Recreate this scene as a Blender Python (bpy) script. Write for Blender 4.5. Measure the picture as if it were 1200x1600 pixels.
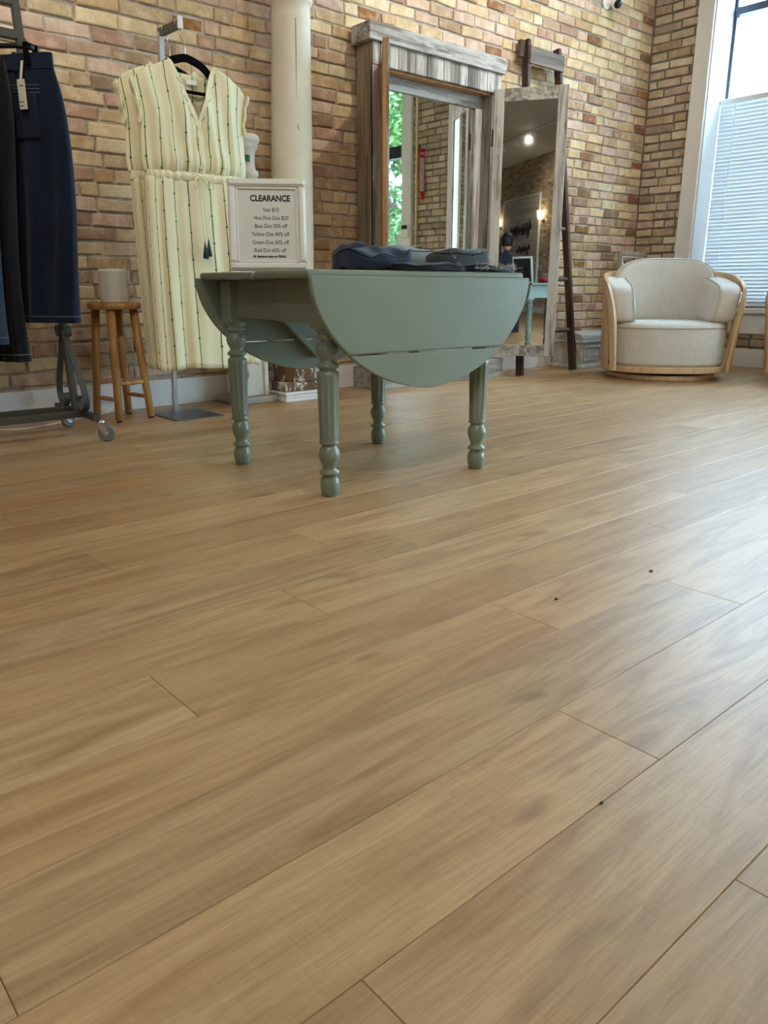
import bpy, bmesh, math, random
from mathutils import Vector, Matrix, noise
PI = math.pi
random.seed(7)
for o in list(bpy.data.objects):
    bpy.data.objects.remove(o, do_unlink=True)
SC = bpy.context.scene
COL = SC.collection

# ------------------------------------------------------------------ camera
CAM_H = 0.585
PITCH = math.atan(350 / 1202)
HEAD = math.radians(48.8)
cd = bpy.data.cameras.new('camera')
cam = bpy.data.objects.new('camera', cd)
COL.objects.link(cam)
cam.location = (0, 0, CAM_H)
cam.rotation_euler = (PI / 2 - PITCH, 0, HEAD - PI / 2)
cd.sensor_fit = 'VERTICAL'
cd.sensor_height = 36
cd.lens = 36 * 1202 / 1600
cd.clip_start = 0.02
SC.camera = cam

# ------------------------------------------------------------------ sky, exposure
SC.view_settings.view_transform = 'Standard'
SC.view_settings.look = 'None'
SC.view_settings.gamma = 1
SC.view_settings.use_curve_mapping = False
SC.view_settings.exposure = 1.02
try:
    SC.cycles.use_denoising = True
    SC.cycles.max_bounces = 10
    SC.cycles.diffuse_bounces = 6
    SC.cycles.glossy_bounces = 5
    SC.cycles.transparent_max_bounces = 12
    SC.cycles.sample_clamp_indirect = 8
except Exception:
    pass
WORLD_STRENGTH = 17.0
w = bpy.data.worlds.new('overcast_sky')
SC.world = w
w.use_nodes = True
bg = w.node_tree.nodes['Background']
bg.inputs[0].default_value = (0.55, 0.765, 1.0, 1)
bg.inputs[1].default_value = WORLD_STRENGTH

# room extents
YB, XR, YF, XL, ZC = 3.738, 6.06, -3.0, -14.0, 3.55
WT = 0.30
WIN1 = (1.55, 3.235, 0.44, 2.95)     # y0 y1 z0 z1
WIN2 = (-2.45, 0.74, 0.10, 3.05)

def portal(y0, y1, z0, z1):
    l = bpy.data.lights.new('window_portal', 'AREA')
    l.shape = 'RECTANGLE'
    l.size = z1 - z0
    l.size_y = y1 - y0
    l.cycles.is_portal = True
    o = bpy.data.objects.new('window_portal', l)
    COL.objects.link(o)
    o.location = (XR + WT + 0.06, (y0 + y1) / 2, (z0 + z1) / 2)
    o.rotation_euler = (0, PI / 2, 0)
portal(*WIN1)
portal(*WIN2)

# ------------------------------------------------------------------ materials
def newmat(name):
    m = bpy.data.materials.new(name)
    m.use_nodes = True
    nt = m.node_tree
    nt.nodes.clear()
    out = nt.nodes.new('ShaderNodeOutputMaterial')
    b = nt.nodes.new('ShaderNodeBsdfPrincipled')
    nt.links.new(b.outputs[0], out.inputs[0])
    return m, nt, b
def N(nt, t, **k):
    n = nt.nodes.new(t)
    for a, v in k.items():
        setattr(n, a, v)
    return n
def L(nt, a, b):
    nt.links.new(a, b)
def setin(n, i, v):
    s = n.inputs[i]
    if hasattr(v, 'is_linked') or hasattr(v, 'links'):
        n.id_data.links.new(v, s)
    else:
        s.default_value = v
def math_(nt, op, a, b=None, c=None):
    n = N(nt, 'ShaderNodeMath', operation=op)
    setin(n, 0, a)
    if b is not None: setin(n, 1, b)
    if c is not None: setin(n, 2, c)
    return n.outputs[0]
def mix(nt, f, a, b, mode='MIX'):
    n = N(nt, 'ShaderNodeMix', data_type='RGBA', blend_type=mode)
    setin(n, 0, f)
    for i, v in ((6, a), (7, b)):
        if isinstance(v, tuple): v = (*v[:3], 1)
        setin(n, i, v)
    return n.outputs[2]
def ramp(nt, f, stops):
    n = N(nt, 'ShaderNodeValToRGB')
    e = n.color_ramp.elements
    while len(e) < len(stops): e.new(0.5)
    for q, (p, c) in zip(e, stops):
        q.position = p
        q.color = (c, c, c, 1) if isinstance(c, (int, float)) else (*c, 1)
    L(nt, f, n.inputs[0])
    return n.outputs[0]
def coords(nt, scale=(1, 1, 1), world=False, off=None):
    if world:
        src = N(nt, 'ShaderNodeNewGeometry').outputs['Position']
    else:
        src = N(nt, 'ShaderNodeTexCoord').outputs['Object']
    if off is not None:
        a = N(nt, 'ShaderNodeVectorMath', operation='ADD')
        L(nt, src, a.inputs[0]); L(nt, off, a.inputs[1])
        src = a.outputs[0]
    mp = N(nt, 'ShaderNodeMapping')
    mp.inputs['Scale'].default_value = scale
    L(nt, src, mp.inputs[0])
    return mp.outputs[0]
def noise_(nt, vec, scale=5, detail=4, rough=0.55, dist=0):
    n = N(nt, 'ShaderNodeTexNoise')
    n.inputs['Scale'].default_value = scale
    n.inputs['Detail'].default_value = detail
    n.inputs['Roughness'].default_value = rough
    n.inputs['Distortion'].default_value = dist
    L(nt, vec, n.inputs['Vector'])
    return n.outputs[0]
def bump_(nt, b, h, strength=0.3, dist=0.01):
    n = N(nt, 'ShaderNodeBump')
    n.inputs['Strength'].default_value = strength
    n.inputs['Distance'].default_value = dist
    L(nt, h, n.inputs['Height'])
    L(nt, n.outputs[0], b.inputs['Normal'])
def sr(r, g, b):
    f = lambda c: (c / 255 / 12.92) if c <= 10 else ((c / 255 + 0.055) / 1.055) ** 2.4
    return (f(r), f(g), f(b))
def M(name, col, rough=0.5, metal=0, var=0.0, vscale=8, bump=0, bscale=200, spec=0.5, sheen=0, stretch=(1, 1, 1), bdist=0.002):
    m, nt, b = newmat(name)
    b.inputs['Roughness'].default_value = rough
    b.inputs['Metallic'].default_value = metal
    b.inputs['Specular IOR Level'].default_value = spec
    if sheen:
        b.inputs['Sheen Weight'].default_value = sheen
        b.inputs['Sheen Roughness'].default_value = 0.6
    v = coords(nt, stretch)
    if var:
        n = noise_(nt, v, vscale, 5)
        c = mix(nt, ramp(nt, n, [(0.3, 0), (0.7, 1)]), tuple(x * (1 - var) for x in col), tuple(min(1, x * (1 + var)) for x in col))
        L(nt, c, b.inputs['Base Color'])
    else:
        b.inputs['Base Color'].default_value = (*col, 1)
    if bump:
        bump_(nt, b, noise_(nt, v, bscale, 3), bump, bdist)
    return m
def attr_tint(nt):
    return N(nt, 'ShaderNodeAttribute', attribute_name='tint').outputs

def brick_mat(name, dirt):
    m, nt, b = newmat(name)
    t = attr_tint(nt)
    v = coords(nt, (1, 1, 1), True)
    n1 = noise_(nt, v, 16, 6, 0.65)
    n2 = noise_(nt, v, 70, 4, 0.6)
    c = mix(nt, ramp(nt, n1, [(0.36, 0), (0.62, 1)]), t[0], (0.80, 0.75, 0.68), 'MULTIPLY')
    c = mix(nt, math_(nt, 'MULTIPLY', ramp(nt, n1, [(0.28, 1), (0.48, 0)]), 0.40), c, sr(216, 198, 172))
    c = mix(nt, ramp(nt, n2, [(0.28, 0.75), (0.36, 0)]), c, dirt)
    L(nt, c, b.inputs['Base Color'])
    b.inputs['Roughness'].default_value = 0.9
    b.inputs['Specular IOR Level'].default_value = 0.2
    h = math_(nt, 'ADD', n1, math_(nt, 'MULTIPLY', n2, 0.5))
    bump_(nt, b, h, 0.7, 0.006)
    return m
BRICK = brick_mat('buff_brick', sr(92, 68, 48))
def mortar_mat(name, c1, c2):
    m, nt, b = newmat(name)
    v = coords(nt, (1, 1, 1), True)
    n1 = noise_(nt, v, 9, 6, 0.7)
    n2 = noise_(nt, v, 120, 4, 0.6)
    L(nt, mix(nt, ramp(nt, n1, [(0.3, 0), (0.7, 1)]), c1, c2), b.inputs['Base Color'])
    b.inputs['Roughness'].default_value = 0.95
    b.inputs['Specular IOR Level'].default_value = 0.1
    bump_(nt, b, math_(nt, 'ADD', n1, n2), 0.9, 0.008)
    return m
MORTAR = mortar_mat('lime_mortar', sr(146, 138, 126), sr(198, 190, 176))
MORTAR_DARK = mortar_mat('grey_mortar', sr(100, 95, 90), sr(136, 130, 122))
def plank_mat():
    m, nt, b = newmat('oak_plank')
    t = attr_tint(nt)
    sep = N(nt, 'ShaderNodeSeparateColor')
    L(nt, t[0], sep.inputs[0])
    off = N(nt, 'ShaderNodeVectorMath', operation='MULTIPLY')
    L(nt, t[1], off.inputs[0])
    off.inputs[1].default_value = (37, 23, 11)
    v = coords(nt, (1, 1, 1), True, off.outputs[0])
    def sc(s):
        mp = N(nt, 'ShaderNodeMapping'); mp.inputs['Scale'].default_value = s
        L(nt, v, mp.inputs[0]); return mp.outputs[0]
    broad = noise_(nt, sc((1.1, 9, 1)), 1.6, 6, 0.62, 1.6)
    grain = noise_(nt, sc((2.6, 52, 1)), 2.0, 6, 0.66, 1.0)
    fine = noise_(nt, sc((9, 210, 1)), 1.5, 4, 0.6)
    saw = math_(nt, 'MULTIPLY', noise_(nt, sc((210, 6, 1)), 1.0, 2, 0.5), math_(nt, 'MULTIPLY_ADD', noise_(nt, sc((2, 7, 1)), 1.0, 2, 0.5), 0.8, 0.6))
    knot = noise_(nt, sc((3.0, 8, 1)), 1.6, 2, 0.4)
    tone = math_(nt, 'MULTIPLY_ADD', sep.outputs[1], 0.22, 0.88)
    ca = mix(nt, sep.outputs[0], sr(178, 143, 99), sr(194, 163, 120))
    c = mix(nt, ramp(nt, broad, [(0.42, 0), (0.72, 1)]), ca, sr(152, 116, 77))
    c = mix(nt, math_(nt, 'MULTIPLY', ramp(nt, grain, [(0.52, 0), (0.72, 1)]), 0.30), c, sr(122, 88, 57))
    c = mix(nt, math_(nt, 'MULTIPLY', ramp(nt, fine, [(0.47, 0), (0.66, 1)]), 0.26), c, sr(138, 103, 70))
    c = mix(nt, math_(nt, 'MULTIPLY', ramp(nt, saw, [(0.52, 0), (0.72, 1)]), 0.06), c, sr(222, 196, 158))
    c = mix(nt, math_(nt, 'MULTIPLY', ramp(nt, knot, [(0.69, 0), (0.76, 1)]), 0.45), c, sr(104, 68, 42))
    tcc = N(nt, 'ShaderNodeCombineColor')
    for i in range(3): L(nt, tone, tcc.inputs[i])
    c = mix(nt, 1.0, c, tcc.outputs[0], 'MULTIPLY')
    L(nt, c, b.inputs['Base Color'])
    rr = math_(nt, 'MULTIPLY_ADD', fine, 0.14, 0.345)
    L(nt, rr, b.inputs['Roughness'])
    b.inputs['Specular IOR Level'].default_value = 0.65
    h = math_(nt, 'ADD', math_(nt, 'MULTIPLY', fine, 0.8), math_(nt, 'MULTIPLY', grain, 0.8))
    bump_(nt, b, h, 0.16, 0.0012)
    return m
PLANK = plank_mat()
def wood_mat(name, dark, light, axis=2, rough=0.7, fscale=1.0, contrast=(0.35, 0.65), bump=0.4, spec=0.3, white=None, wamt=0.5):
    m, nt, b = newmat(name)
    s = [34 * fscale] * 3
    s[axis] = 2.2 * fscale
    oi = N(nt, 'ShaderNodeObjectInfo').outputs['Random']
    cx = N(nt, 'ShaderNodeCombineXYZ')
    for i in range(3): L(nt, math_(nt, 'MULTIPLY', oi, 13.7 + i * 7), cx.inputs[i])
    v = coords(nt, tuple(s), False, cx.outputs[0])
    n = noise_(nt, v, 1.0, 6, 0.65, 0.5)
    s2 = [9 * fscale] * 3
    s2[axis] = 1.6 * fscale
    v2 = coords(nt, tuple(s2), False, cx.outputs[0])
    n2 = noise_(nt, v2, 1.0, 5, 0.7, 0.3)
    c = mix(nt, ramp(nt, n, [(contrast[0], 0), (contrast[1], 1)]), dark, light)
    tone = math_(nt, 'MULTIPLY_ADD', oi, 0.35, 0.80)
    tc = N(nt, 'ShaderNodeCombineColor')
    for i in range(3): L(nt, tone, tc.inputs[i])
    c = mix(nt, 1.0, c, tc.outputs[0], 'MULTIPLY')
    if white:
        f = math_(nt, 'ADD', math_(nt, 'MULTIPLY', n2, 0.75), math_(nt, 'MULTIPLY', n, 0.35))
        c = mix(nt, ramp(nt, f, [(0.62 - wamt * 0.25, 0), (0.70 - wamt * 0.2, 1)]), c, white)
    L(nt, c, b.inputs['Base Color'])
    b.inputs['Roughness'].default_value = rough
    b.inputs['Specular IOR Level'].default_value = spec
    bump_(nt, b, n, bump, 0.003)
    return m
def chip_mat(name, paint, woodc, amount, axis=2, zgrad=None):
    m, nt, b = newmat(name)
    s = [22] * 3
    s[axis] = 7
    v = coords(nt, tuple(s))
    n = noise_(nt, v, 1.0, 6, 0.7, 0.2)
    f = n
    if zgrad:
        sp = N(nt, 'ShaderNodeSeparateXYZ')
        L(nt, N(nt, 'ShaderNodeTexCoord').outputs['Object'], sp.inputs[0])
        g = N(nt, 'ShaderNodeMapRange')
        L(nt, sp.outputs[2], g.inputs[0])
        g.inputs[1].default_value, g.inputs[2].default_value = zgrad[0], zgrad[1]
        g.inputs[3].default_value, g.inputs[4].default_value = zgrad[2], 0.0
        f = math_(nt, 'ADD', n, g.outputs[0])
    mask = ramp(nt, f, [(1 - amount - 0.012, 0), (1 - amount + 0.012, 1)])
    pv = noise_(nt, coords(nt, (5, 5, 3)), 1, 4)
    pc = mix(nt, ramp(nt, pv, [(0.3, 0), (0.7, 1)]), tuple(x * 0.82 for x in paint), paint)
    wv = noise_(nt, coords(nt, (60, 60, 5)), 1, 4)
    wc = mix(nt, wv, tuple(x * 0.5 for x in woodc), tuple(min(1, x * 1.5) for x in woodc))
    L(nt, mix(nt, mask, pc, wc), b.inputs['Base Color'])
    b.inputs['Roughness'].default_value = 0.6
    b.inputs['Specular IOR Level'].default_value = 0.3
    bump_(nt, b, math_(nt, 'SUBTRACT', 1.0, mask), 0.5, 0.002)
    return m
def stripe_mat(name, base):
    m, nt, b = newmat(name)
    uv = N(nt, 'ShaderNodeUVMap').outputs[0]
    sp = N(nt, 'ShaderNodeSeparateXYZ')
    L(nt, uv, sp.inputs[0])
    wob = noise_(nt, uv, 22, 3)
    u = math_(nt, 'ADD', sp.outputs[0], math_(nt, 'MULTIPLY', math_(nt, 'SUBTRACT', wob, 0.5), 0.006))
    q = math_(nt, 'DIVIDE', u, 0.058)
    fr = math_(nt, 'FRACT', q)
    d = math_(nt, 'ABSOLUTE', math_(nt, 'SUBTRACT', fr, 0.5))
    cell = math_(nt, 'FLOOR', q)
    kv = math_(nt, 'ADD', math_(nt, 'MULTIPLY', sp.outputs[1], 9), math_(nt, 'MULTIPLY', cell, 0.37))
    kn = math_(nt, 'FRACT', kv)
    knot = math_(nt, 'LESS_THAN', math_(nt, 'ABSOLUTE', math_(nt, 'SUBTRACT', kn, 0.5)), 0.035)
    wth = math_(nt, 'MULTIPLY_ADD', knot, 0.040, 0.034)
    line = math_(nt, 'LESS_THAN', d, wth)
    cv = N(nt, 'ShaderNodeCombineXYZ')
    L(nt, math_(nt, 'MULTIPLY', cell, 5.3), cv.inputs[0])
    L(nt, math_(nt, 'MULTIPLY', sp.outputs[1], 7), cv.inputs[1])
    hue = noise_(nt, cv.outputs[0], 1.0, 2)
    lc = mix(nt, ramp(nt, hue, [(0.35, 0), (0.6, 1)]), sr(24, 66, 74), sr(96, 132, 74))
    weave = noise_(nt, coords(nt, (1, 1, 1)), 500, 2)
    bc = mix(nt, weave, tuple(x * 0.9 for x in base), base)
    L(nt, mix(nt, line, bc, lc), b.inputs['Base Color'])
    b.inputs['Roughness'].default_value = 0.85
    b.inputs['Specular IOR Level'].default_value = 0.2
    b.inputs['Sheen Weight'].default_value = 0.2
    bump_(nt, b, noise_(nt, coords(nt, (1, 1, 0.35)), 30, 4), 0.25, 0.006)
    return m
def denim_mat(name, col, light, fade=0.35):
    m, nt, b = newmat(name)
    v = coords(nt, (1, 1, 0.4))
    n = noise_(nt, v, 9, 5, 0.6)
    tw = noise_(nt, coords(nt, (1, 1, 0.25)), 420, 2)
    c = mix(nt, math_(nt, 'MULTIPLY', ramp(nt, n, [(0.4, 0), (0.75, 1)]), fade), col, light)
    c = mix(nt, math_(nt, 'MULTIPLY', tw, 0.3), c, light)
    L(nt, c, b.inputs['Base Color'])
    b.inputs['Roughness'].default_value = 0.9
    b.inputs['Specular IOR Level'].default_value = 0.15
    b.inputs['Sheen Weight'].default_value = 0.15
    bump_(nt, b, math_(nt, 'ADD', n, math_(nt, 'MULTIPLY', tw, 0.3)), 0.35, 0.004)
    return m
def emit_mat(name, col, s):
    m = bpy.data.materials.new(name)
    m.use_nodes = True
    nt = m.node_tree
    nt.nodes.clear()
    out = nt.nodes.new('ShaderNodeOutputMaterial')
    e = nt.nodes.new('ShaderNodeEmission')
    e.inputs[0].default_value = (*col, 1)
    e.inputs[1].default_value = s
    L(nt, e.outputs[0], out.inputs[0])
    return m
def glass_mat():
    m = bpy.data.materials.new('window_glass')
    m.use_nodes = True
    nt = m.node_tree
    nt.nodes.clear()
    out = nt.nodes.new('ShaderNodeOutputMaterial')
    t = nt.nodes.new('ShaderNodeBsdfTransparent')
    t.inputs[0].default_value = (0.94, 0.97, 0.96, 1)
    g = nt.nodes.new('ShaderNodeBsdfGlossy')
    g.inputs['Roughness'].default_value = 0.02
    lw = nt.nodes.new('ShaderNodeLayerWeight')
    lw.inputs[0].default_value = 0.5
    p5 = math_(nt, 'POWER', lw.outputs['Facing'], 4.0)
    f = N(nt, 'ShaderNodeMath', operation='MULTIPLY_ADD')
    L(nt, p5, f.inputs[0]); f.inputs[1].default_value = 0.85; f.inputs[2].default_value = 0.04
    x = nt.nodes.new('ShaderNodeMixShader')
    L(nt, f.outputs[0], x.inputs[0]); L(nt, t.outputs[0], x.inputs[1]); L(nt, g.outputs[0], x.inputs[2])
    L(nt, x.outputs[0], out.inputs[0])
    return m
def blind_mat():
    m = bpy.data.materials.new('blind_fabric')
    m.use_nodes = True
    nt = m.node_tree
    nt.nodes.clear()
    out = nt.nodes.new('ShaderNodeOutputMaterial')
    d = nt.nodes.new('ShaderNodeBsdfDiffuse'); d.inputs[0].default_value = (0.74, 0.77, 0.80, 1)
    t = nt.nodes.new('ShaderNodeBsdfTranslucent'); t.inputs[0].default_value = (0.80, 0.86, 0.92, 1)
    x = nt.nodes.new('ShaderNodeMixShader'); x.inputs[0].default_value = 0.008
    L(nt, d.outputs[0], x.inputs[1]); L(nt, t.outputs[0], x.inputs[2]); L(nt, x.outputs[0], out.inputs[0])
    return m

def sage_mat():
    m, nt, b = newmat('sage_paint')
    v = coords(nt)
    n = noise_(nt, v, 3, 5)
    c = mix(nt, ramp(nt, n, [(0.3, 0), (0.7, 1)]), sr(112, 124, 111), sr(121, 134, 120))
    chips = noise_(nt, v, 26, 4, 0.6)
    c = mix(nt, ramp(nt, chips, [(0.775, 0), (0.785, 1)]), c, sr(112, 66, 48))
    specks = noise_(nt, v, 75, 2, 0.5)
    c = mix(nt, ramp(nt, specks, [(0.80, 0), (0.82, 1)]), c, sr(206, 206, 186))
    L(nt, c, b.inputs['Base Color'])
    b.inputs['Roughness'].default_value = 0.28
    bump_(nt, b, math_(nt, 'SUBTRACT', noise_(nt, v, 60, 3), math_(nt, 'MULTIPLY', ramp(nt, chips, [(0.775, 0), (0.785, 1)]), 2.0)), 0.08, 0.002)
    return m
MAT = dict(
    mirror=M('mirror_glass', (0.86, 0.90, 0.88), 0.015, 1.0),
    glass=glass_mat(), blind=blind_mat(),
    white=M('white_trim', sr(226, 227, 228), 0.45, bump=0.05, bscale=40),
    plaster=M('ceiling_paint', sr(212, 210, 200), 0.9, var=0.03, vscale=1.0),
    black=M('black_plastic', sr(22, 22, 24), 0.5),
    velvet=M('black_velvet', sr(9, 9, 10), 0.95, spec=0.1),
    dkmetal=M('gunmetal', sr(78, 76, 70), 0.5, 0.55, var=0.12, bump=0.1, bscale=150),
    chrome=M('brushed_chrome', sr(196, 198, 202), 0.28, 1.0),
    plate=M('grey_steel_plate', sr(104, 106, 110), 0.4, 0.8),
    rubber=M('grey_rubber', sr(112, 112, 112), 0.75),
    silver=M('silver_mesh', sr(204, 204, 202), 0.5, 0.0, bump=0.25, bscale=900),
    silver2=M('silver_trim', sr(228, 228, 226), 0.35, 0.0),
    sage=sage_mat(),
    seam=M('plank_seam', sr(104, 80, 56), 0.9),
    crack=M('dark_gap', sr(38, 36, 30), 0.9),
    stoolwood=wood_mat('stool_pine', sr(158, 116, 66), sr(196, 152, 96), 2, 0.45, 0.7, bump=0.05, spec=0.5),
    chairwood=wood_mat('chair_oak', sr(182, 148, 112), sr(206, 176, 140), 2, 0.4, 0.7, bump=0.05, spec=0.5),
    barnv=wood_mat('barn_wood_upright', sr(112, 106, 98), sr(178, 172, 163), 2, 0.8, white=sr(184, 181, 177), wamt=0.42),
    barnh=wood_mat('barn_wood_level', sr(104, 98, 92), sr(176, 170, 162), 0, 0.8, white=sr(174, 172, 168), wamt=0.42),
    barngrey=wood_mat('barn_wood_grey', sr(84, 78, 72), sr(150, 144, 136), 2, 0.8),
    barnside=wood_mat('barn_wood_side', sr(104, 92, 74), sr(158, 146, 124), 2, 0.8),
    rawpine=wood_mat('raw_pine_edge', sr(164, 116, 74), sr(196, 148, 102), 2, 0.6, 0.6),
    ladder=wood_mat('ladder_wood', sr(40, 28, 22), sr(78, 58, 46), 2, 0.65, 0.7),
    laddergrey=wood_mat('ladder_grey_wood', sr(62, 54, 48), sr(116, 106, 96), 0, 0.75, 0.7),
    column=chip_mat('column_paint', sr(226, 222, 204), sr(112, 82, 58), 0.33, 2, (0.12, 0.62, 0.12)),
    columnbase=chip_mat('column_base_paint', sr(222, 216, 200), sr(108, 80, 58), 0.53),
    newel=chip_mat('newel_paint', sr(224, 222, 214), sr(120, 104, 86), 0.34),
    greywash=wood_mat('greywash_board', sr(150, 142, 130), sr(196, 190, 178), 0, 0.8, 0.6),
    trunk=wood_mat('whitewashed_trunk', sr(156, 156, 150), sr(204, 204, 198), 0, 0.7, 0.6, bump=0.15),
    linen=M('cream_linen', sr(204, 200, 192), 0.9, var=0.05, vscale=30, bump=0.25, bscale=500, sheen=0.25),
    piping=M('linen_piping', sr(186, 176, 158), 0.9),
    dress=stripe_mat('striped_cream_gauze', sr(232, 226, 190)),
    dresscloth=M('cream_gauze', sr(230, 223, 188), 0.85, var=0.04, sheen=0.2, bump=0.2, bscale=120),
    tassel=M('teal_tassel', sr(72, 92, 92), 0.9, var=0.3, vscale=90),
    label=M('white_label', sr(232, 232, 228), 0.7),
    card=M('tag_card', sr(196, 190, 176), 0.7),
    ink=M('black_ink', sr(26, 24, 26), 0.7),
    paper=M('white_paper', sr(206, 212, 208), 0.6),
    frame=M('white_frame', sr(220, 221, 217), 0.4),
    denim1=denim_mat('mid_blue_denim', sr(30, 46, 62), sr(66, 88, 108)),
    denim2=denim_mat('black_denim', sr(10, 11, 15), sr(24, 26, 34)),
    denim3=denim_mat('dark_blue_denim', sr(9, 16, 30), sr(26, 46, 76), 0.45),
    denim4=denim_mat('navy_denim', sr(28, 38, 56), sr(62, 76, 98)),
    denim5=denim_mat('faded_denim', sr(108, 118, 124), sr(166, 172, 174)),
    denim6=denim_mat('slate_denim', sr(54, 66, 74), sr(104, 118, 122)),
    fray=M('frayed_thread', sr(186, 190, 190), 0.9),
    stitch=M('grey_stitching', sr(98, 110, 124), 0.9),
    redcloth=M('red_cloth', sr(150, 34, 36), 0.85),
    reflect_tint=M('window_frame_reflect_tint', sr(72, 84, 104), 0.35, 0.3),  # dark frame, with the blue-grey of its reflection put into the base colour
    leaf=M('leaf_green', sr(64, 96, 40), 0.6, var=0.3, vscale=2),
    bark=M('tree_bark', sr(70, 58, 48), 0.9, var=0.3, vscale=10),
    paving=M('pavement', sr(140, 138, 132), 0.9, var=0.06, vscale=2),
    red=M('sign_red', sr(190, 28, 40), 0.45),
    cream_pipe=M('cream_conduit', sr(222, 210, 170), 0.45),
    cable=M('white_cable', sr(226, 224, 218), 0.5),
    skin=M('skin', sr(196, 148, 122), 0.55, var=0.05),
    hair=M('dark_hair', sr(22, 18, 16), 0.6),
    shirt=M('navy_shirt', sr(26, 32, 48), 0.85, sheen=0.1),
    trousers=M('dark_trousers', sr(34, 36, 42), 0.85),
    shoe=M('dark_shoe', sr(30, 28, 28), 0.6),
    lampglow=emit_mat('lamp_glow', (1.0, 0.86, 0.66), 26),
    spotglow=emit_mat('spot_glow', (1.0, 0.93, 0.82), 40),
    shadeglow=emit_mat('sconce_shade', (1.0, 0.78, 0.48), 5),
    signplank=wood_mat('sign_plank', sr(170, 158, 138), sr(214, 204, 186), 0, 0.8, 0.5),
    chrome_black=M('camera_lens', sr(14, 14, 16), 0.15),
)

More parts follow.
